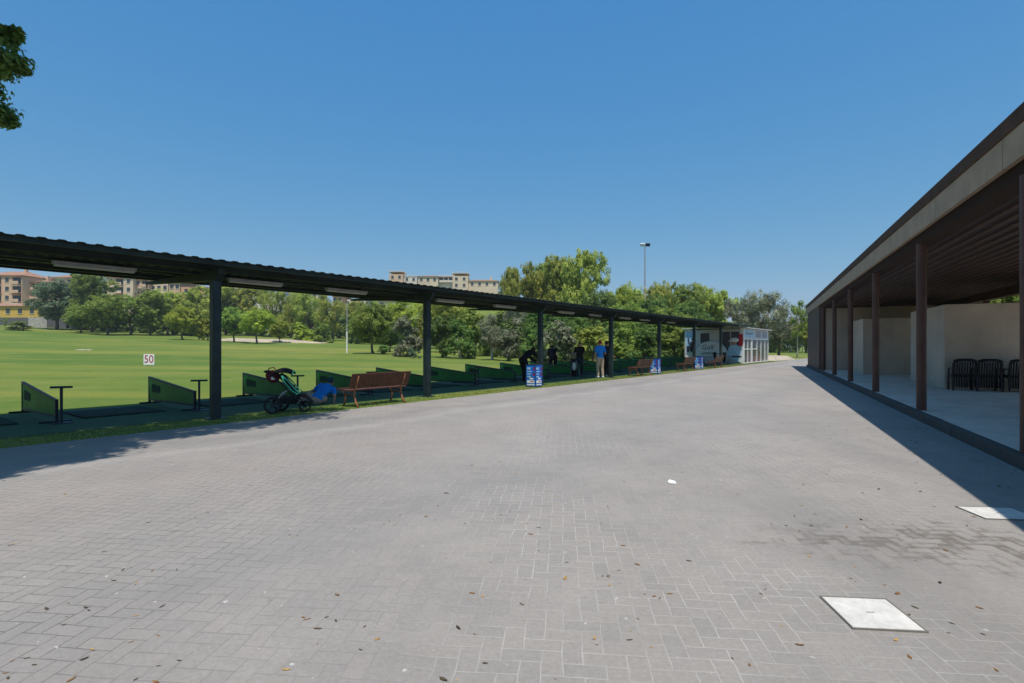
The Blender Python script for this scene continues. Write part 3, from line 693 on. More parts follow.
# ------------------------------------------------------------------ stroller
def stroller():
    t = thing('stroller', 'black three-wheeled stroller with green trim in front of the tees', 'stroller', on(289, 12.0), R(14))
    def wheel(c, r, w_):
        wl = MB().lathe_x([(-w_/2, r*.84), (-w_/2, r*.96), (0, r), (w_/2, r*.96), (w_/2, r*.84)], (0, 0, 0), 24).obj('wheel', M['rubber'], t, loc=c, smooth=True)
        wl.rotation_euler.z = R(90)
        MB().lathe_x([(-.012, r*.72), (-.012, r*.84), (.012, r*.84), (.012, r*.72)], (0, 0, 0), 24).obj('rim', M['dframe'], wl)
        sp = MB()
        for k in range(5): a_ = k*2*math.pi/5+.4; sp.tube([(0, 0, 0), (0, r*.75*math.cos(a_), r*.75*math.sin(a_))], .011, 6)
        sp.obj('spokes', M['dframe'], wl); MB().tube([(-.03, 0, 0), (.03, 0, 0)], .028, 10).obj('hub', M['black'], wl)
    wheel((-.30, -.24, .19), .19, .055); wheel((-.22, .26, .19), .19, .055); wheel((.34, 0, .13), .13, .05)
    for sy in (-.23, .23):
        MB().tube([(.34, sy*.25, .14), (.12, sy, .38), (-.12, sy, .66), (-.36, sy, .90), (-.46, sy, .93)], .018).obj('side_frame', M['black'], t, smooth=True)
        MB().tube([(-.28, sy, .19), (-.1, sy, .45), (.02, sy, .52)], .016).obj('rear_strut', M['chrome'], t, smooth=True)
    MB().tube([(-.46, -.23, .93), (-.49, 0, .935), (-.46, .23, .93)], .022).obj('handle', M['black'], t, smooth=True)
    MB().tube([(-.30, -.27, .19), (-.22, .28, .19)], .012).obj('axle', M['chrome'], t)
    def slab(pts, y0, y1, name, m, th=.05):
        d = (Vector((pts[1][0], 0, pts[1][1]))-Vector((pts[0][0], 0, pts[0][1]))).normalized(); n = Vector((-d.z, 0, d.x))*th
        a_, b_ = Vector((pts[0][0], y0, pts[0][1])), Vector((pts[1][0], y0, pts[1][1]))
        MB().prism([a_, b_, b_+n, a_+n], (0, y1-y0, 0)).obj(name, m, t, bevel=.015)
    slab([(-.20, .86), (.16, .42)], -.19, .19, 'seat_back', M['cloth_black']); slab([(.16, .40), (.36, .34)], -.19, .19, 'seat', M['cloth_black']); slab([(.38, .33), (.50, .20)], -.17, .17, 'leg_rest', M['cloth_black'], .03)
    MB().prism([(-.3, -.2, .22), (.16, -.17, .2), (.2, -.17, .32), (-.26, -.2, .36)], (0, .38, 0)).obj('basket', M['cloth_black'], t)
    cn = MB(); nA = 7; hoop = []
    for i in range(nA):
        an = R(150-22*i*.8); cx_, cz = -.10, .74
        hoop.append([(cx_+.30*math.cos(an)*(.95), y, cz+.27*math.sin(an)*(1-.35*(abs(y)/.22)**3)) for y in np.linspace(-.22, .22, 9)])
    for h in hoop: cn.v += [tuple(q) for q in h]
    for i in range(nA-1):
        for k in range(8): cn.f.append((i*9+k, i*9+k+1, (i+1)*9+k+1, (i+1)*9+k))
    c = cn.obj('hood', M['cloth_black'], t, smooth=True); s_ = c.modifiers.new('s', 'SOLIDIFY'); s_.thickness = .015
    MB().tube(hoop[-1], .014).obj('hood_trim', M['teal'], t, smooth=True)
    for sy in (-.215, .215):
        MB().tube([(-.12, sy, .84), (.03, sy, .70), (.17, sy, .52), (.26, sy, .45), (.2, sy, .42), (.08, sy, .52), (-.08, sy, .72), (-.12, sy, .84)], .014).obj('green_trim', M['teal'], t, smooth=True)
    g = thing('hand_bag', 'maroon cloth bag hanging on the stroller handle', 'bag', t.location+Vector((-.33, -.1, .78)), R(14))
    m_ = MB(); m_.ell((0, 0, .06), (.15, .10, .12)); m_.ell((.02, .01, -.02), (.13, .11, .09)); bake(m_, 'pouch', M['maroon'], g, .02, 6)
    MB().tube([(-.1, 0, .12), (-.07, 0, .22), (.03, 0, .24), (.1, 0, .13)], .012).obj('strap', M['maroon'], g, smooth=True)
    MB().box((.03, -.108, .0), (.08, .01, .06)).obj('tag', M['white'], g)
stroller()

# ------------------------------------------------------------------ distance board
p_ = on(149, 34); t = thing('distance_sign', 'white square board with red number 50 standing in the fairway', 'sign', p_)
MB().bb(-.34, .34, -.015, .015, .10, .78).obj('board', M['white'], t, bevel=.005)
for sx in (-.28, .28): MB().bb(sx-.025, sx+.025, .017, .06, -.1, .7).obj('post', M['white'], t)
text_obj('lettering', '50', .66, M['signred'], t, (0, -.02, .44), (R(90), 0, 0)).scale = (.95, 1.05, 1)

# ------------------------------------------------------------------ kiosk
def kiosk():
    a0, p0 = 46.95, 11.4; D, L, Hh = 4.85, 9.4, 3.0
    t = thing('kiosk', 'white glazed kiosk with golf banners at the end of the canopy', 'kiosk', S(p0, a0), UA)
    MB().bb(.06, L, .06, D, 0, .06).obj('floor', M['platform'], t)
    MB().bb(-.0, .10, 1.75, D, .0, Hh-.1).obj('wall', M['gwall'], t); MB().bb(.0, L, D-.1+.1, D+.1, 0, Hh-.1).obj('wall', M['gwall'], t)
    MB().bb(L, L+.1, 0, D+.1, 0, Hh-.1).obj('wall', M['gwall'], t)
    MB().bb(-.0, .10, .30, 1.75, .0, .9).obj('wall', M['gwall'], t); MB().bb(0, .10, .30, 1.75, 2.72, Hh-.1).obj('wall', M['gwall'], t)
    MB().bb(.03, .06, .30, 1.75, .9, 2.72).obj('window', M['dglass'], t)
    for y in (.30, 1.03, 1.75): MB().bb(-.02, .07, y-.03, y+.03, .9, 2.72).obj('window_frame', M['white'], t)
    MB().bb(-.25, L+.35, -.3, D+.3, Hh, Hh+.07).obj('roof', M['kroof'], t)
    MB().bb(-.03, .24, -.03, .24, 0, Hh-.01).obj('corner_post', M['white'], t)
    # long side facing the yard: sign band over glazing
    MB().bb(.26, L-.02, .0, .08, 2.18, Hh-.02).obj('sign_band', M['gwall'], t)
    for x0, x1 in ((.45, 3.6), (4.3, 6.3), (6.8, 8.9)): MB().bb(x0, x1, -.012, -.002, 2.28, 2.86).obj('band_panel', M['pane'] if x0 > 4 else M['lblue'], t)
    MB().bb(.26, L, -.02, .10, 2.06, 2.16).obj('header_rail', M['white'], t); MB().bb(.26, L, -.02, .10, .0, .10).obj('sill_rail', M['white'], t)
    xs = [.26, 1.5, 2.7, 3.0, 4.8, 6.4, 8.0, L-.05]
    for i, x in enumerate(xs): MB().bb(x-.035-(.12 if i == 3 else 0), x+.035, -.015, .095, .10, 2.06).obj('mullion', M['white'], t)
    for i in range(len(xs)-1): MB().bb(xs[i]+.05, xs[i+1]-.05, .03, .04, .10, 2.06).obj('glass_pane', M['glass'], t)
    for i in (0, 1, 3): MB().bb(xs[i]+.05, xs[i+1]-.05-(.12 if i == 1 else 0), -.005, .028, 1.2, 1.27).obj('transom', M['white'], t)
    for i, (x, m_) in enumerate(((3.6, 'red'), (4.6, 'white'), (5.4, 'red'), (6.3, 'cream'), (7.3, 'red'), (8.3, 'dred'), (2.1, 'wood'), (.9, 'wood'))):
        MB().bb(x-.25, x+.25, .35, .6, .07, (1.0, .9, .75, 1.1, .8, .95, 1.6, 1.5)[i]).obj('display', M[m_], t)
    # small dark lettering strokes on the sign band, unreadable at this distance
    lt = MB(); rg = random.Random(8); x = .6
    while x < 3.4: w_ = rg.uniform(.08, .2); lt.bb(x, x+w_, -.018, -.013, 2.42+rg.uniform(0, .1), 2.62+rg.uniform(0, .12)); x += w_+rg.uniform(.05, .1)
    lt.obj('lettering', M['dglass'], t)
    # end wall facing the tees: framed picture, window, arch sign, golfer banner
    MB().bb(-.05, -.002, 4.05, 4.80, .9, 2.75).obj('picture_panel', M['lblue'], t)
    g = MB(); g.tube([(-.06, 4.3, 1.0), (-.06, 4.35, 1.4), (-.06, 4.28, 1.9)], [.1, .16, .1], 10); g.ell((-.06, 4.24, 2.1), (.02, .09, .11)); g.tube([(-.06, 4.3, 1.8), (-.06, 4.5, 1.7), (-.06, 4.6, 2.2)], .05, 8); g.bb(-.058, -.052, 4.5, 4.75, .95, 1.5)
    g.obj('picture_figure', M['cloth_navy'], t)
    MB().bb(-.06, -.002, 4.05-.05, 4.05-.0, .2, 2.8).bb(-.06, -.002, 4.80, 4.85, .2, 2.8).obj('panel_frame', M['white'], t)
    MB().bb(-.03, -.002, 2.75, 3.55, 1.75, 2.62).obj('window', M['dglass'], t)
    wf = MB()
    for z in (1.70, 2.62): wf.bb(-.045, -.002, 2.68, 3.62, z, z+.06)
    for y in (2.68, 3.55): wf.bb(-.045, -.002, y, y+.07, 1.7, 2.68)
    wf.obj('window_frame', M['white'], t)
    ar = []; cy, hw = 2.62, 1.42
    for k in range(25): th = math.pi*k/24; ar.append((-.10, cy+hw*math.cos(th), .62+1.30*math.sin(th)**.9))
    MB().prism(ar, (.05, 0, 0)).obj('arch_sign', M['white'], t)
    rim = [(-.115, y, z) for _, y, z in ar]; MB().tube(rim, .03, 6).obj('arch_border', M['lblue'], t)
    text_obj('lettering', 'Golf', .58, M['dglass'], t, (-.103, cy+.30, 1.38), (R(90), 0, R(-90)), .004, .12)
    MB().bb(-.106, -.1002, cy-.75, cy+.85, .80, .86).bb(-.106, -.1002, cy-.1, cy+.7, .93, .97).obj('underline', M['dglass'], t)
    # free standing golfer cut-out board
    f = MB().prism([(-.20, -.02, .05), (-.20, .95, .35), (-.20, 1.25, .9), (-.20, 1.1, 1.45), (-.20, .82, 1.62), (-.20, .45, 1.6), (-.20, .15, 1.3)], (.04, 0, 0)).obj('banner_torso', M['lblue'], t)
    MB().prism([(-.215, -.03, .04), (-.215, .3, .2), (-.215, .2, .7), (-.215, .02, 1.1), (-.215, -.03, 1.1)], (.012, 0, 0)).obj('banner_edge', M['white'], t)
    MB().ell((-.17, .72, 1.75), (.04, .24, .30)).obj('banner_face', M['skin'], t, smooth=True)
    c_ = MB(); c_.ell((-.175, .66, 2.0), (.06, .34, .2)); c_.ell((-.185, .92, 1.92), (.05, .24, .07)); c_.obj('banner_cap', M['white'], t, smooth=True)
    MB().bb(-.16, -.10, .02, .34, 1.5, 2.5).obj('red_banner', M['red'], t)
    MB().bb(-.22, -.16, .1, .9, .55, .68).obj('dark_banner_stripe', M['cloth_navy'], t)
    for y in (.2, 1.0): MB().bb(-.2, -.16, y, y+.04, 0, .5).obj('banner_leg', M['galv'], t)
kiosk()
# trolleys in front of the kiosk wall
def trolley(loc, rz, label):
    t = thing('golf_trolley', label, 'trolley', loc, rz, 'golf trolleys in front of the kiosk')
    for sy in (-.28, .28):
        wl = MB().lathe_x([(-.02, .11), (-.02, .15), (.02, .15), (.02, .11)], (0, 0, 0), 16).obj('wheel', M['rubber'], t, loc=(0, sy, .15)); wl.rotation_euler.z = R(90)
    MB().tube([(0, -.28, .15), (0, .28, .15)], .012).obj('axle', M['chrome'], t)
    MB().tube([(.1, 0, .12), (-.25, 0, .75), (-.45, 0, 1.0), (-.55, 0, 1.0)], .016).obj('handle', M['chrome'], t)
    MB().tube([(.08, 0, .2), (-.2, 0, .95)], [.12, .14], 12).obj('bag', M['cloth_black'], t, smooth=True)
trolley(S(12.3, 44.6), UA+.4, 'golf trolley with black bag left of the golfer banner'); trolley(S(13.2, 45.4), UA-.3, 'golf trolley with black bag under the arch sign')

# ------------------------------------------------------------------ pavilion on the right
def pavilion():
    t = thing('pavilion', 'long brown open-fronted pavilion with a deep beige fascia', 'building', Bq(2.83, 0), BA)
    q0 = 2.83
    def bx(m_, a0, a1, qa, qb, z0, z1): return m_.bb(a0, a1, -(qb-q0), -(qa-q0), z0, z1)
    A0, A1 = -14, 43.4
    bx(MB(), A0, A1, 2.83, 2.90, 3.80, 4.20).obj('fascia', M['fascia'], t)
    bx(MB(), A0, A1+.1, 2.81, 2.95, 4.203, 4.42).obj('roof_edge', M['roofedge'], t, bevel=.01)
    bx(MB(), A0, A1+.1, 2.90, 8.6, 4.0, 4.38).obj('roof', M['roofedge'], t)
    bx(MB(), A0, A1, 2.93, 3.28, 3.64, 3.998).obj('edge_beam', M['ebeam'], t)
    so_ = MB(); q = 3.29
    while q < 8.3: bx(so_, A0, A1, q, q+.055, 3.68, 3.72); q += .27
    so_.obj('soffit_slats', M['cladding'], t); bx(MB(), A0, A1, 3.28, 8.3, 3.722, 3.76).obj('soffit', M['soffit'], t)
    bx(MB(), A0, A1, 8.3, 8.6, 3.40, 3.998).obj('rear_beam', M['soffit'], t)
    for k in range(-3, 6):
        Z = 11.06+4.5*k; X = 3.42+.4736*Z; a = BX*X+BY*Z
        if a > 34: continue
        m_ = MB(); m_.tube([(a, -(3.0-q0), .16), (a, -(3.0-q0), 3.64)], .09, 20); m_.obj('column', M['column'], t, smooth=False)
        m_ = MB(); m_.tube([(a, -(8.45-q0), .16), (a, -(8.45-q0), 3.40)], .08, 14); m_.obj('rear_column', M['column'], t)
    bx(MB(), 34.8, 43.4, 2.90, 3.1, .0, 3.80).obj('clad_wall', M['cladding'], t); bx(MB(), 43.2, 43.4, 3.1, 8.6, .0, 4.0).obj('clad_wall', M['cladding'], t)
    bx(MB(), 34.8, 35.0, 3.1, 8.3, .16, 3.64).obj('end_partition', M['stucco'], t); bx(MB(), 34.78, 35.02, 3.1, 3.22, .16, 3.64).obj('door_frame', M['column'], t)
    bx(MB(), 20.8, 25.0, 5.14, 9.6, .16, 2.80).obj('partition_block', M['stucco'], t, bevel=.01)
    bx(MB(), 29.9, 34.2, 4.30, 9.6, .16, 2.80).obj('partition_block', M['stucco'], t, bevel=.01)
    bx(MB(), 2.0, 7.0, 9.2, 9.5, .16, 2.80).obj('partition_block', M['stucco'], t, bevel=.01)
pavilion()
# black chairs against the block
def chair(loc, rz, label):
    t = thing('slatted_chair', label, 'chair', loc, rz, 'black chairs against the pavilion block')
    w_ = .55
    MB().box((0, 0, .44), (w_, .46, .09)).obj('seat', M['black'], t, bevel=.015)
    bk = MB()
    for i in range(9): x = -w_/2+.03+i*(w_-.06)/8; bk.tube([(x, -.24, .10), (x, -.23, .42), (x, -.27, .66), (x, -.30, .86)], .022, 6)
    top_ = [(x, -.31-.02*(1-(x/.27)**2), .87+.05*(1-(x/.27)**4)) for x in np.linspace(-w_/2, w_/2, 9)]
    bk.tube(top_, .045, 8); bk.obj('backrest', M['black'], t, smooth=True)
    for sx in (-1, 1):
        MB().tube([(sx*w_/2, .2, 0), (sx*w_/2, .19, .44), (sx*w_/2, .16, .64)], .026, 8).obj('leg', M['black'], t); MB().tube([(sx*w_/2, -.28, 0), (sx*w_/2, -.22, .44), (sx*w_/2, -.3, .84)], .026, 8).obj('leg', M['black'], t)
        MB().box((sx*w_/2, -.03, .655), (.055, .46, .03)).obj('armrest', M['black'], t, bevel=.01)
    return t
lbs = ['black slatted chair nearest the corner of the sand-coloured block', 'black slatted chair second from the corner of the sand-coloured block', 'black slatted chair right of the gap between the pairs', 'black slatted chair at the end of the row, farthest from the block corner']
c0 = None
for i, q in enumerate((5.46, 6.04, 6.76, 7.34)):
    loc = Bq(q, 20.40, .16); rz = BA-R(90)
    if c0 is None: c0 = chair(loc, rz, lbs[i])
    else: dup(c0, loc, rz, lbs[i])

# ------------------------------------------------------------------ trees
def leaf_mesh(name, C, N, size, tint, m, rg, aspect=.55):
    n = len(C); N = N/np.linalg.norm(N, axis=1, keepdims=True)
    r_ = rg.normal(size=(n, 3)); A = np.cross(N, r_); A /= np.linalg.norm(A, axis=1, keepdims=True); Bv = np.cross(N, A)
    s_ = (size*rg.uniform(.6, 1.35, n))[:, None]; d = N*s_*.18
    v = np.stack([C-A*s_, C+Bv*s_*aspect+d, C+A*s_, C-Bv*s_*aspect+d], 1).reshape(-1, 3)
    me = bpy.data.meshes.new(name); me.vertices.add(n*4); me.vertices.foreach_set('co', v.ravel())
    me.loops.add(n*4); me.loops.foreach_set('vertex_index', np.arange(n*4)); me.polygons.add(n)
    me.polygons.foreach_set('loop_start', np.arange(n)*4); me.update(calc_edges=True)
    a_ = me.attributes.new('tint', 'FLOAT', 'FACE'); a_.data.foreach_set('value', np.clip(tint, 0, 1))
    me.materials.append(m); return me
def crown_pts(lobes, rg, sub, leaves, cl=.33, flat=.8, keep=None):
    """lobes: (centre, radius xyz).  Clumps sit on each lobe's shell, leaves round each clump."""
    C, N, Tn = [], [], []
    for c, r_ in lobes:
        c, r_ = np.array(c), np.array(r_)
        for k in range(sub):
            d = rg.normal(size=3); d /= np.linalg.norm(d); d[2] = d[2]*.9+.12
            cc = c + d*r_*rg.uniform(.55, 1.02)
            if keep is not None and not keep(cc): continue
            cr = r_.mean()*cl*rg.uniform(.7, 1.35); tt = rg.normal(.5, .28)
            m_ = int(leaves*rg.uniform(.6, 1.3)); q = rg.normal(size=(m_, 3)); q /= np.linalg.norm(q, axis=1, keepdims=True)
            q2 = q*(rg.random((m_, 1))**.45)*cr; q2[:, 2] *= flat
            C.append(cc+q2); nn = q*.75+d*.7+rg.normal(size=(m_, 3))*.42; nn[:, 2] += .62; N.append(nn); Tn.append(np.clip(tt+rg.normal(0, .16, m_), 0, 1))
    return np.concatenate(C), np.concatenate(N), np.concatenate(Tn)
def trunk_mb(h, r, tips, rg, bend=.02):
    mb = MB(); pts = [(0, 0, -.03)]; k = 6; x = y = 0
    for i in range(1, k+1): x += rg.normal(0, bend); y += rg.normal(0, bend); pts.append((x, y, h*i/k))
    mb.tube(pts, [r*1.35]+[r*(1-.45*i/k) for i in range(1, k+1)], 9)
    for tp in tips:
        s_ = Vector(pts[rg.integers(k-2, k+1)]); e = Vector(tp); md = s_.lerp(e, .5)+Vector((rg.normal(0, .02), rg.normal(0, .02), -.01))
        mb.tube([s_, md, e], [r*.5, r*.34, r*.12], 6)
    return mb
PROTO = {}
def make_kind(kind, seed):
    """a unit tree: 1 high, crown about 1 wide; scaled when placed"""
    rg = np.random.default_rng(seed); lobes = []
    if kind == 'broad':
        for i in range(24):
            th = rg.uniform(0, 6.28); ph = rg.uniform(-1, 1); s_ = (1-ph*ph)**.5; rr = rg.uniform(.6, 1)
            lobes.append(((.36*rr*s_*math.cos(th), .36*rr*s_*math.sin(th), .56+.31*rr*ph), np.array([.19, .19, .145])*rg.uniform(.65, 1.2)))
        C, N, Tn = crown_pts(lobes, rg, 26, 46, .28); size, th_, tr = .0145, .42, .026
    elif kind == 'pine':
        for i in range(34):
            z = rg.uniform(.20, .93); w_ = .40*math.sin(math.pi*min(1, (1.10-z)/.98))**.5; th = rg.uniform(0, 6.28); rr = rg.uniform(.05, .9)
            lobes.append(((w_*rr*math.cos(th), w_*rr*math.sin(th), z-.04*rr), np.array([.185, .185, .11])*rg.uniform(.75, 1.25)))
        C, N, Tn = crown_pts(lobes, rg, 26, 44, .28, .75); size, th_, tr = .0142, .62, .024
    elif kind == 'olive':
        for i in range(19):
            z = rg.uniform(.28, .92); w_ = .40*math.sin(math.pi*min(1, (1.1-z)/.9))**.6; th = rg.uniform(0, 6.28); rr = rg.uniform(.3, 1)
            lobes.append(((w_*rr*math.cos(th), w_*rr*math.sin(th), z), np.array([.13, .13, .17])*rg.uniform(.6, 1.2)))
        C, N, Tn = crown_pts(lobes, rg, 22, 44, .36, 1.15); size, th_, tr = .013, .34, .03
    elif kind == 'bush':
        for i in range(20):
            th = rg.uniform(0, 6.28); z = rg.uniform(.02, .82); w_ = .42*math.cos(math.pi/2*max(0, z-.1))**.8; rr = rg.uniform(.3, 1)
            lobes.append(((w_*rr*math.cos(th), w_*rr*math.sin(th), z), np.array([.17, .17, .15])*rg.uniform(.6, 1.15)))
        C, N, Tn = crown_pts(lobes, rg, 28, 46, .27); C[:, 2] = np.abs(C[:, 2]); size, th_, tr = .0165, .3, .03
    elif kind == 'thin':
        for i in range(15):
            z = rg.uniform(.36, .95); th = rg.uniform(0, 6.28); rr = rg.uniform(.2, 1); w_ = .36*math.sin(math.pi*min(1, (1.08-z)/.75))**.6
            lobes.append(((w_*rr*math.cos(th), w_*rr*math.sin(th), z), np.array([.12, .12, .075])*rg.uniform(.6, 1.2)))
        C, N, Tn = crown_pts(lobes, rg, 12, 34, .42, .9); size, th_, tr = .014, .6, .02
    elif kind == 'palm':
        C = []; N = []
        for k in range(34):
            th = rg.uniform(0, 6.28); el = rg.uniform(-.5, 1.2)
            for s_ in np.linspace(.1, 1, 22):
                r_ = .46*s_; z = .72+.30*s_*math.sin(el)-.25*s_*s_
                for sg in (-1, 1):
                    C.append((r_*math.cos(th)*math.cos(el*.5)-sg*.03*math.sin(th), r_*math.sin(th)*math.cos(el*.5)+sg*.03*math.cos(th), z)); N.append((rg.normal(0, .4), rg.normal(0, .4), 1))
        C, N = np.array(C), np.array(N); Tn = rg.random(len(C)); size, th_, tr = .028, .72, .03; lobes = []
    tips = [l[0] for l in lobes[::2]]
    cr = leaf_mesh('crown', C, N, size, Tn, M['l_mid'], rg, .5)
    if kind in ('bush',): tips = tips[:6]
    tm = trunk_mb(th_, tr, tips, rg, .012).mesh('trunk', M['bark'], True)
    return cr, tm
NV = dict(broad=4, pine=4, olive=3, bush=4, thin=2, palm=1)
VAR = {k: [make_kind(k, 100*i+hash_) for i in range(n)] for (k, n), hash_ in zip(NV.items(), (1, 2, 3, 4, 5, 6))}
cnt = {}
rt = random.Random(21)
def tree(px, Z, ytop, wpx, kind, m, label, name=None, group=None, bark='bark', base=None, xy=None, H=None, W=None):
    P = at(px, Z) if xy is None else Vector((xy[0], xy[1], T(*xy)))
    if H is None: H = (HZ-ytop)/F*Z + CAMH - P.z
    if W is None: W = wpx*Z/F*1.1
    i = cnt.get(kind, 0); cnt[kind] = i+1; cr, tm = VAR[kind][i % NV[kind]]
    nm = name or dict(broad='broadleaf_tree', pine='pine_tree', olive='olive_tree', bush='bush', thin='slender_tree', palm='palm_tree')[kind]
    P.z -= .02
    t = thing(nm, label, 'bush' if kind == 'bush' else 'tree', P, rt.uniform(0, 6.28), group, (W, W, H))
    for n_, me, mm in (('crown', cr, m), ('trunk', tm, bark)):
        o = bpy.data.objects.new(n_, me); COL.objects.link(o); o.parent = t
        o.material_slots[0].link = 'OBJECT'; o.material_slots[0].material = M[mm]
    return t
G1, G2, G3, G4, G5 = 'trees along the far left edge of the range', 'pines at the back of the range', 'tall pines above the canopy', 'bushes behind the tees', 'trees beyond the kiosk'
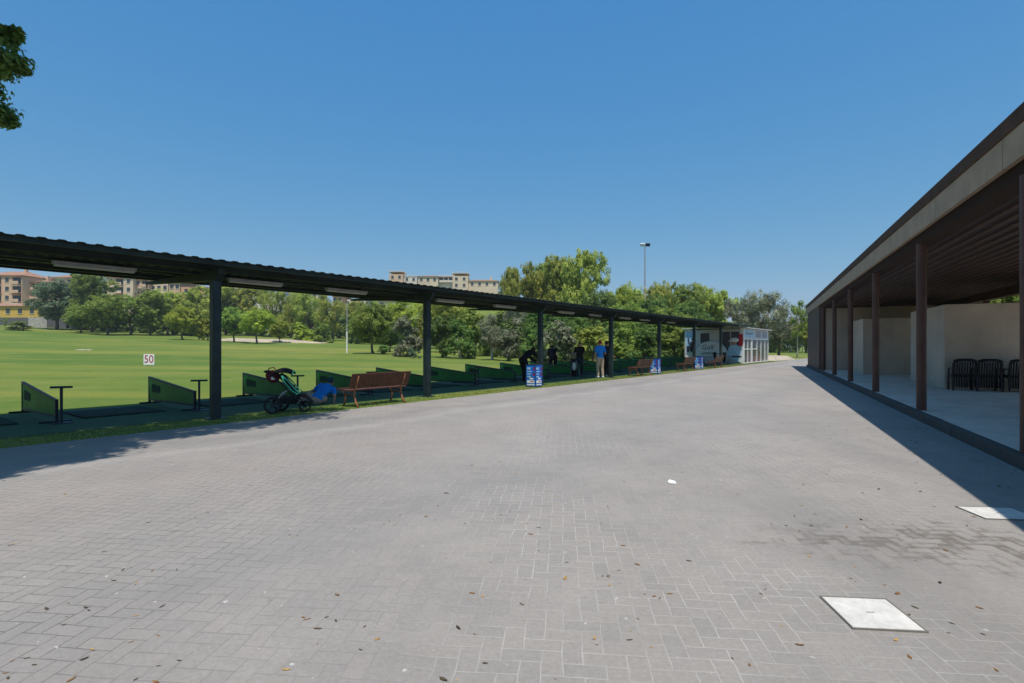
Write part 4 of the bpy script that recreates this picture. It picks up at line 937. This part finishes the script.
for a_ in [
 (57, 138, 277, 54, 'broad', 'l_blue', 'hazy blue-green tree right of the yellow house', G1), (92, 132, 270, 42, 'pine', 'l_mid', 'tallest tree of the far left row, under the first lamp', G1),
 (82, 124, 302, 30, 'broad', 'l_mid', 'low tree in front of the tallest far left tree', G1), (108, 120, 289, 42, 'broad', 'l_mid', 'round tree up and left of the 50 sign', G1), (131, 126, 291, 42, 'broad', 'l_mid', 'tree directly left above the 50 sign', G1),
 (150, 128, 291, 38, 'pine', 'l_mid', 'dense tree straight above the 50 sign', G1), (168, 134, 287, 40, 'broad', 'l_pine', 'tree right above the 50 sign, behind the pale round one', G1), (196, 136, 286, 42, 'pine', 'l_pine', 'tall tree immediately left of the nearest post', G1),
 (183, 110, 303, 31, 'broad', 'l_yel', 'small pale round tree left of the nearest post', None), (208, 112, 315, 24, 'bush', 'l_yel', 'yellow-green bush touching the nearest post', None), (22, 124, 321, 26, 'bush', 'l_mid', 'low bush in front of the yellow house', None), (5, 122, 316, 9, 'thin', 'l_mid', 'thin sapling in front of the yellow house', None),
 (234, 107, 303, 31, 'broad', 'l_mid', 'small fairway tree just right of the nearest post', None), (257, 103, 305, 34, 'broad', 'l_yel', 'bright fairway tree, second right of the nearest post', None), (280, 113, 318, 22, 'broad', 'l_yel', 'small bright tree right of the two fairway trees', None),
 (303, 122, 320, 24, 'bush', 'l_yel', 'bright yellow-green bush left of the white pole', None), (325, 124, 321, 26, 'bush', 'l_mid', 'darker bush just left of the white pole', None),
 (226, 152, 283, 40, 'pine', 'l_pine', 'back-row pine touching the nearest post on its right', G2), (248, 156, 285, 38, 'pine', 'l_pine', 'back-row pine above the bright fairway tree', G2), (270, 152, 289, 42, 'olive', 'l_pine', 'feathery back-row tree right of the bright fairway tree', G2),
 (291, 150, 291, 38, 'olive', 'l_pine', 'feathery back-row tree above the bright bush', G2), (312, 147, 293, 40, 'olive', 'l_pine', 'feathery back-row tree left of the white pole', G2), (333, 142, 297, 38, 'olive', 'l_pine', 'feathery back-row tree touching the white pole', G2), (357, 140, 301, 32, 'pine', 'l_pine', 'back-row pine half hidden by the lone tree', G2),
 (373.5, 68, 298, 46, 'broad', 'l_mid', 'large round lone tree right of the white pole', None), (390, 77, 320, 30, 'broad', 'l_dark', 'darker tree behind the right side of the lone tree', None), (384, 66, 344, 14, 'bush', 'l_dark', 'clipped dark bush at the foot of the lone tree', None),
 (401, 100, 299, 44, 'pine', 'l_yel', 'yellow-green pine behind the grey olive', None), (426, 104, 301, 44, 'pine', 'l_pine', 'pine behind the second canopy post', None),
 (409, 59, 314, 36, 'bush', 'l_olive', 'large grey olive bush left of the second canopy post', None), (414, 55, 346, 13, 'bush', 'l_blue', 'pale low bush under the grey olive', None), (397, 62, 348, 10, 'bush', 'l_blue', 'blue-grey low bush between lone tree and grey olive', None),
 (442, 58, 310, 40, 'bush', 'l_dark', 'dark bush just right of the second canopy post', G4), (461, 55, 317, 34, 'bush', 'l_dark', 'dark bush left of the branching olive', G4), (474, 66, 303, 44, 'bush', 'l_mid', 'taller bush behind the branching olive', G4), (448, 80, 298, 46, 'pine', 'l_pine', 'pine behind the dark bushes right of the second post', None),
 (492, 52, 313, 42, 'olive', 'l_olive', 'grey branching olive standing on open grass', None), (519, 60, 297, 42, 'thin', 'l_olive', 'pale-trunked tree left of the third post', None), (505, 66, 305, 44, 'bush', 'l_mid', 'bush behind the pale-trunked tree', G4),
 (512, 82, 268, 30, 'pine', 'l_pine', 'leftmost and lowest of the tall pines over the canopy', G3), (529, 86, 262, 38, 'pine', 'l_pine', 'second tall pine from the left over the canopy', G3), (555, 84, 254, 48, 'pine', 'l_pine', 'broad tall pine over the third and fourth lamps', G3), (584, 80, 248, 50, 'pine', 'l_pine', 'tallest pine, with the highest crown over the canopy', G3), (543, 90, 264, 44, 'pine', 'l_mid', 'pine filling the gap between second and third tall pines', G3), (566, 92, 262, 50, 'pine', 'l_mid', 'pine filling the gap behind the two tallest pines', G3),
 (617, 88, 278, 36, 'broad', 'l_yel', 'yellow-green tree right of the tallest pine', G3), (636, 96, 282, 40, 'broad', 'l_pine', 'tree around the foot of the floodlight mast', G3), (662, 88, 276, 44, 'broad', 'l_pine', 'tree just right of the floodlight mast', G3), (684, 84, 276, 48, 'broad', 'l_mid', 'broad tree over the second blue bin', G3), (704, 88, 281, 44, 'broad', 'l_yel', 'yellow-green tree above the kiosk window', G3), (720, 84, 290, 38, 'pine', 'l_pine', 'sloping tree above the golfer banner', G3), (650, 76, 292, 40, 'broad', 'l_dark', 'dark tree in front of the floodlight mast', G3), (600, 74, 285, 44, 'broad', 'l_dark', 'dark tree below the tallest pine', G3), (690, 74, 296, 44, 'broad', 'l_dark', 'dark tree behind the left end of the kiosk', G3),
 (508, 50, 325, 32, 'bush', 'l_olive', 'low bush left of the bending person', G4), (532, 48, 322, 36, 'bush', 'l_dark', 'bush behind the nearest blue bin', G4), (556, 46, 316, 44, 'bush', 'l_olive', 'bush behind the leaning golfer', G4), (576, 52, 310, 42, 'bush', 'l_dark', 'tall dark bush behind the person with the golf bag', G4), (593, 44, 322, 42, 'bush', 'l_pine', 'bush behind the man in blue', G4), (621, 47, 313, 46, 'bush', 'l_mid', 'bush right of the fourth canopy post', G4), (640, 54, 310, 46, 'bush', 'l_dark', 'dark bush above the second bench', G4), (649, 44, 322, 40, 'bush', 'l_dark', 'lower bush behind the second bench', G4), (675, 49, 315, 42, 'bush', 'l_mid', 'bush touching the left edge of the kiosk', G4),
 (540, 66, 300, 56, 'broad', 'l_dark', 'shaded tree below the second tall pine', G3), (568, 68, 298, 52, 'broad', 'l_dark', 'shaded tree below the broad tall pine', G3), (625, 70, 298, 50, 'broad', 'l_mid', 'shaded tree left below the floodlight mast', G3), (667, 66, 302, 48, 'broad', 'l_mid', 'tree behind the second blue bin', G3),
 (760, 68, 294, 56, 'olive', 'l_olive', 'large grey olive behind the kiosk roof', G5), (741, 78, 297, 36, 'olive', 'l_olive', 'grey olive left behind the kiosk', G5), (779, 74, 306, 44, 'olive', 'l_olive', 'lower grey olive right of the kiosk', G5), (740, 92, 292, 18, 'thin', 'l_mid', 'thin top rising above the olive left behind the kiosk', G5), (797, 70, 295, 32, 'thin', 'l_mid', 'slender loose tree beside the pavilion end', G5),
 (768, 118, 324, 34, 'bush', 'l_dark', 'dark far bush beyond the kiosk', G5), (790, 124, 322, 34, 'broad', 'l_mid', 'far tree under the slender loose tree', G5), (806, 116, 318, 40, 'broad', 'l_yel', 'bright far tree touching the pavilion end', G5), (745, 112, 316, 40, 'broad', 'l_mid', 'far tree hidden behind the kiosk roof', G5),
]:
    tree(*a_[:7], group=a_[7], bark='palebark' if 'pale-trunked' in a_[6] or 'slender' in a_[6] or 'branching' in a_[6] else 'bark')
tree(145, 140, 277, 22, 'palm', 'l_olive', 'palm head above the tree row over the 50 sign')
for q, a, H_, W_, m_, lb in [(11.6, 27.5, 7, 6.5, 'l_dark', 'leafy tree seen over the block at the right picture edge'), (11.6, 32, 7.4, 6.5, 'l_mid', 'leafy tree seen over the middle of the nearest sand block'), (11.8, 37, 7.4, 6.5, 'l_dark', 'leafy tree seen over the left corner of the nearest sand block'),
        (11.6, 42, 7, 6.5, 'l_dark', 'leafy tree seen between the two sand blocks'), (11.8, 47, 7, 6.5, 'l_mid', 'leafy tree seen over the farther sand block'), (15, 53, 8, 8, 'l_dark', 'leafy tree behind the far end of the pavilion')]:
    p_ = Bq(q, a); tree(0, 0, 0, 0, 'bush', m_, lb, name='garden_tree', group='trees behind the pavilion', xy=(p_.x, p_.y), H=H_, W=W_)

def hedge(px0, px1, Z, ytop, m, label, seed, n=44, Z1=None):
    rg = np.random.default_rng(seed); Z1 = Z1 or Z; lobes = []; c = at((px0+px1)/2, (Z+Z1)/2)
    for i in range(n):
        f = (i+.5)/n; z_ = Z+(Z1-Z)*f; P = at(px0+(px1-px0)*f, z_); h = (HZ-ytop)/F*z_+CAMH-P.z; h *= rg.uniform(.7, 1.08)
        for k in (.25, .68): lobes.append((np.array([P.x-c.x+rg.normal(0, .5), P.y-c.y+rg.normal(0, .6), P.z-c.z+h*k]), np.array([abs(px1-px0)/n/F*z_*1.1, 1.2, h*.33])))
    C, N, Tn = crown_pts(lobes, rg, 9, 26, .5); t = thing('hedge', label, 'hedge', c)
    o = bpy.data.objects.new('foliage', leaf_mesh('foliage', C, N, .0021*Z+.02, Tn, M[m], rg)); COL.objects.link(o); o.parent = t
    tm = MB()
    for i in range(0, n, 3): f = (i+.5)/n; P = at(px0+(px1-px0)*f, Z+(Z1-Z)*f)-c; tm.tube([P, P+Vector((.1, 0, 1.2))], [.09, .05], 6)
    tm.obj('stems', M['bark'], t)
hedge(74, 216, 141, 312, 'l_dark', 'dark shrub belt at the foot of the far left trees', 31)
hedge(216, 352, 165, 304, 'l_dark', 'shrub belt behind the small fairway trees', 32)
hedge(350, 470, 122, 318, 'l_mid', 'shrub belt behind the lone tree and the grey olive', 33)
hedge(498, 690, 60, 322, 'l_dark', 'dark shrub belt behind the bushes along the tees', 34, 40, 56)
hedge(735, 822, 135, 326, 'l_dark', 'dark far shrub belt beyond the kiosk and pavilion', 35, 24)

# the tree by the yard whose tip hangs into the picture and whose shadow lies on the paving
def yard_tree():
    rg = np.random.default_rng(77); base = S(10.15, -.9); base.z = 0
    bnd = [(-900, 600), (-200, 520), (-60, 492), (0, 474), (60, 461), (110, 452), (146, 437), (250, 426), (337, 414), (338, 300)]
    def keep(c):
        x, y, z = c
        if y > .5:
            px, py = 512+F*x/y, HZ-F*(z-CAMH)/y
            if px > -30 and py > -60:
                return False
        gx, gy = x-.06*z, y+.36*z
        if gy > 1:
            px, py = 512+F*gx/gy, HZ+F*CAMH/gy
            if px > 337: return False
            lim = np.interp(px, [b_[0] for b_ in bnd], [b_[1] for b_ in bnd])
            if py > lim+3: return False
        return True
    lobes = []
    for i in range(84):
        th = rg.uniform(0, 6.28); r_ = rg.uniform(0, 1)**.5; z = rg.uniform(5.4, 11.5)
        lobes.append(((-6.6+4.4*r_*math.cos(th), 5.4+3.6*r_*math.sin(th), z), np.array([1.05, 1.05, .8])*rg.uniform(.7, 1.2)))
    C, N, Tn = crown_pts(lobes, rg, 20, 36, .36, .8, keep)
    tips = []
    def at3(px, py, Z): return ((px-512)/F*Z, Z, CAMH+(HZ-py)/F*Z)
    for px, py, r_, n in ((2, 52, .25, 9), (14, 62, .2, 8), (22, 70, .10, 5), (6, 38, .12, 5), (-2, 66, .2, 8), (3, 118, .13, 6), (10, 122, .10, 5), (-6, 112, .2, 8), (-16, 60, .35, 10), (-20, 90, .3, 8), (14, 33, .04, 3), (-3, 92, .06, 3)):
        tips.append((at3(px, py, 7.0), np.array([r_, r_, r_*.8]))); c2, n2, t2 = crown_pts([tips[-1]], rg, n*2, 30, .5, .85)
        C = np.concatenate([C, c2]); N = np.concatenate([N, n2]); Tn = np.concatenate([Tn, t2])
    b_ = np.array(base); near = C[:, 2] < 5.6
    sizes = np.where(near, .035, .10)
    t = thing('overhanging_tree', 'leafy tree whose branch tip hangs in at the top left corner', 'tree', base)
    me = leaf_mesh('crown', C-b_, N, sizes, Tn, M['l_dark'], rg, .45)
    o = bpy.data.objects.new('crown', me); COL.objects.link(o); o.parent = t
    tm = MB(); bx_, by_ = base.x, base.y
    tm.tube([(0, 0, -.1), (.05, .05, 2), (.1, .15, 4.2), (.3, .3, 7.5), (.5, .4, 10)], [.26, .2, .17, .11, .04], 10)
    for l in lobes[::4]:
        e = Vector(l[0])-base
        if keep(l[0]): tm.tube([(.1, .15, 4.4), e*.5+Vector((0, 0, 2.0)), e], [.09, .06, .02], 6)
    for k in (0, 5, 8):
        e = Vector(tips[k][0])-base; tm.tube([(.1, .15, 3.9), e*.55+Vector((-.1, 0, 2.0)), e], [.07, .04, .008], 6)
    tm.obj('trunk', M['bark'], t, smooth=True)
yard_tree()

# ------------------------------------------------------------------ poles
p_ = on(645, 92); t = thing('floodlight_mast', 'tall thin mast with floodlights rising above the trees', 'light mast', p_)
Hm = (HZ-246)/F*92+CAMH-p_.z
MB().tube([(0, 0, 0), (0, 0, Hm*.62)], [.22, .18], 12).obj('lower_pole', M['cream'], t); MB().tube([(0, 0, Hm*.62), (0, 0, Hm)], [.13, .10], 10).obj('upper_pole', M['galv'], t)
MB().box((0, 0, Hm), (1.4, .12, .12)).obj('crossarm', M['galv'], t)
for sx in (-.45, .45): MB().box((sx, -.12, Hm+.18), (.75, .3, .5), 0, .5).obj('floodlight', M['white'] if sx < 0 else M['dframe'], t)
p_ = on(347, 69); t = thing('field_pole', 'thin white pole standing on the fairway left of the lone tree', 'pole', p_)
MB().tube([(0, 0, 0), (0, 0, 3.0)], .10, 10).obj('lower_pole', M['white'], t); MB().tube([(0, 0, 3.0), (0, 0, 6.6)], .06, 10).obj('upper_pole', M['galv'], t); MB().box((0, 0, 3.05), (.3, .3, .12)).obj('collar', M['galv'], t)

# ------------------------------------------------------------------ far houses
def house(name, label, px0, px1, ytop, Z, depth, wall, floors, cols, roof='tile', balcony=(), rooftype='hip', group=None, cat='building', base_drop=3, chim=False):
    x0, x1 = (px0-512)/F*Z, (px1-512)/F*Z; xc = (x0+x1)/2; W = x1-x0; zt = (HZ-ytop)/F*Z+CAMH
    zb = T(xc, Z)-.5; H = zt-zb
    t = thing(name, label, cat, (xc, Z, zb), 0, group)
    rh = min(1.9, W*.16) if floors > 1 else 1.0 if rooftype == 'hip' else .0
    MB().bb(-W/2, W/2, 0, depth, 0, H-rh).obj('wall', M[wall], t)
    if rooftype == 'hip':
        e = .45; a_, b_ = W/2+e, depth+e; z0, z1 = H-rh, H; i_ = min(W, depth)*.33
        m_ = MB().add([(-a_, -e, z0), (a_, -e, z0), (a_, b_, z0), (-a_, b_, z0), (-a_, -e, z0+.15), (a_, -e, z0+.15), (a_, b_, z0+.15), (-a_, b_, z0+.15), (-a_+i_, depth/2, z1+.3), (a_-i_, depth/2, z1+.3)],
                      [(3, 2, 1, 0), (0, 1, 5, 4), (1, 2, 6, 5), (2, 3, 7, 6), (3, 0, 4, 7), (4, 5, 9, 8), (5, 6, 9), (6, 7, 8, 9), (7, 4, 8)])
        r_ = m_.obj('roof', M[roof], t)
    else:
        r_ = MB().bb(-W/2-.2, W/2+.2, -.2, depth+.2, H, H+.25).obj('roof', M[roof if roof != 'tile' else wall], t)
        MB().bb(-W/2, -W/2+.25, -.1, .15, H+.25, H+.9).bb(W/2-.25, W/2, -.1, .15, H+.25, H+.9).bb(-W/2, W/2, -.1, .02, H+.8, H+.9).obj('parapet_rail', M['wht'], t)
    if chim: MB().bb(-.4+W*.25, .4+W*.25, depth*.4, depth*.4+.8, H-.6, H+1.6).obj('chimney', M[wall], r_)
    fh = 3.0
    for f in range(floors):
        z0 = H-rh-fh*(f+1)
        for c in range(cols):
            cw = W/cols; xm = -W/2+cw*(c+.5)
            if (f, c) in balcony or c in balcony:
                MB().bb(xm-cw*.40, xm+cw*.40, -.03, .0-.003, z0+.35, z0+2.35).obj('window', M['pane'], t)
                b_ = MB().bb(xm-cw*.46, xm+cw*.46, -1.3, -.004, z0+.1, z0+.28).bb(xm-cw*.46, xm+cw*.46, -1.3, -1.18, z0+.28, z0+1.1).obj('balcony', M[wall], t)
                MB().bb(xm-cw*.46, xm+cw*.46, -1.32, -.004, z0+2.6, z0+2.78).obj('awning' if f % 2 == 0 else 'lintel', M['wht' if f % 2 else 'tile'], t)
            else:
                w_ = MB().bb(xm-.6, xm+.6, -.05, -.003, z0+.9, z0+2.3).obj('window', M['pane'], t)
                MB().bb(xm-.75, xm+.75, -.12, -.003, z0+.78, z0+.88).obj('sill', M['wht'], w_)
    return t
GH = 'houses beyond the range'
house('apartment_block', 'peach apartment block with stacked balconies at the left picture edge', -18, 22, 270, 178, 12, 'peach', 5, 4, balcony=(1, 3), group=GH, chim=True)
house('apartment_block', 'narrower peach block with balconies and an awning beside the left apartment block', 23.5, 41, 279, 182, 10, 'peach', 4, 2, balcony=(1,), group=GH, chim=True)
house('yellow_house', 'low ochre yellow house with tiled roof below the apartment blocks', -22, 38, 303, 158, 9, 'yellow', 1, 5, group=GH)
house('terracotta_house', 'cream house with tiled roof behind the hazy blue-green tree', 50, 73, 274, 190, 10, 'cream', 2, 3, group=GH, rooftype='hip')
house('white_house', 'plain white house between the far left trees', 74, 88, 277, 195, 10, 'wht', 2, 2, roof='wht', rooftype='flat', group=GH)
house('white_house', 'pale house with tiled roof and balconies up left of the 50 sign', 106, 133, 273, 192, 10, 'cream', 4, 3, balcony=(1,), group=GH)
house('peach_house', 'peach house with tiled roof between the white house and the palm head', 134.5, 148.5, 277, 194, 10, 'peach', 3, 2, balcony=(1,), group=GH)
house('peach_house', 'peach house between the flat-roofed house and the orange house', 169, 180, 281, 193, 10, 'peach', 3, 2, group=GH)
house('cream_house', 'pale flat-roofed house beside the palm head', 150, 168, 281, 196, 10, 'cream', 3, 3, roof='cream', rooftype='flat', group=GH)
house('orange_house', 'orange house with wide dark terrace left of the nearest post', 181, 212, 282, 190, 10, 'orange', 3, 3, balcony=(1, 2), group=GH, rooftype='flat', roof='orange')
house('cream_house', 'cream house right of the nearest post, above the pines', 217, 240, 283, 200, 10, 'cream', 2, 4, group=GH, roof='cream', rooftype='flat')
house('white_house', 'white tiled house above the bright fairway tree', 256, 282, 285, 205, 10, 'wht', 2, 4, group=GH)
house('cream_house', 'cream house above the bright yellow-green bush', 296, 318, 289, 210, 10, 'cream', 2, 3, group=GH)
house('orange_house', 'small red-orange house above the white pole', 333, 342, 295, 200, 10, 'orange', 2, 2, group=GH)
house('white_house', 'white house behind the top of the white pole', 344, 366, 296, 205, 10, 'wht', 2, 3, group=GH, roof='wht', rooftype='flat')
house('cream_house', 'cream house behind the top of the lone tree', 378, 402, 297, 205, 10, 'cream', 2, 3, group=GH)
GI = 'hilltop houses above the canopy'
house('hilltop_block', 'hilltop peach tower standing leftmost above the canopy roof', 389, 403, 272, 255, 10, 'peach', 2, 2, rooftype='flat', roof='peach', group=GI)
house('hilltop_house', 'low white hilltop wing right of the leftmost tower', 403.5, 417, 276.5, 258, 10, 'wht', 1, 2, rooftype='flat', roof='tile', group=GI)
house('hilltop_house', 'hilltop house with a broad terracotta roof', 418, 438, 274.5, 252, 12, 'cream', 1, 3, group=GI)
house('hilltop_house', 'white hilltop house with long dark window strip', 439, 453, 276.5, 256, 12, 'wht', 1, 3, balcony=(0, 1, 2), rooftype='flat', roof='wht', group=GI)
house('hilltop_block', 'cream hilltop tower right of the dark window strip', 452.5, 468, 273.5, 252, 10, 'cream', 2, 2, rooftype='flat', roof='cream', group=GI)
house('hilltop_house', 'long tiled hilltop house at the right end of the row', 468.5, 498, 279, 254, 10, 'cream', 1, 4, group=GI, chim=True)
# boundary walls of the range
o = MB().box((0, 0, .5), (20, .3, 4.0)).obj('boundary_wall', M['greywall'], loc=at(30, 146)); tag(o, 'long grey boundary wall below the yellow house', 'wall')
o = MB().box((0, 0, .9), (8, .3, 4.0)).obj('boundary_wall', M['greywall'], loc=at(64, 147)); tag(o, 'dark grey wall piece below the hazy blue-green tree', 'wall')
def graffiti():
    b = NB('painted_scribbles'); co = b.coord(); n_ = b.noise(co, 1.6, 3, .6, 1.5)
    b.put(b.b.inputs['Base Color'], b.ramp(n_, [(0, (.6, .57, .52)), (.42, (.6, .57, .52)), (.47, (.08, .07, .08)), (.52, (.62, .58, .52)), (.6, (.5, .42, .3)), (.66, (.12, .1, .1)), (1, (.6, .55, .5))])); b.rough(.85); return b.m
o = MB().box((0, 0, .8), (5.0, .3, 4.0)).obj('painted_wall', graffiti(), loc=at(38, 143)); tag(o, 'pale wall with dark paint scribbles right of the yellow house', 'wall')

# ------------------------------------------------------------------ thin summer haze: one closed box of even air round the whole scene
hz = NB('air'); hz.t.nodes.remove(hz.b); vol = hz.n('ShaderNodeVolumePrincipled')
vol.inputs['Color'].default_value = (.88, .94, 1, 1); vol.inputs['Density'].default_value = .0003; vol.inputs['Anisotropy'].default_value = .2
hz.t.links.new(vol.outputs[0], hz.t.nodes['Material Output'].inputs['Volume'])
tag(MB().bb(-3100, 3100, -120, 3100, -1.2, 50).obj('haze', hz.m), 'thin summer haze over the range', 'haze', kind='stuff')
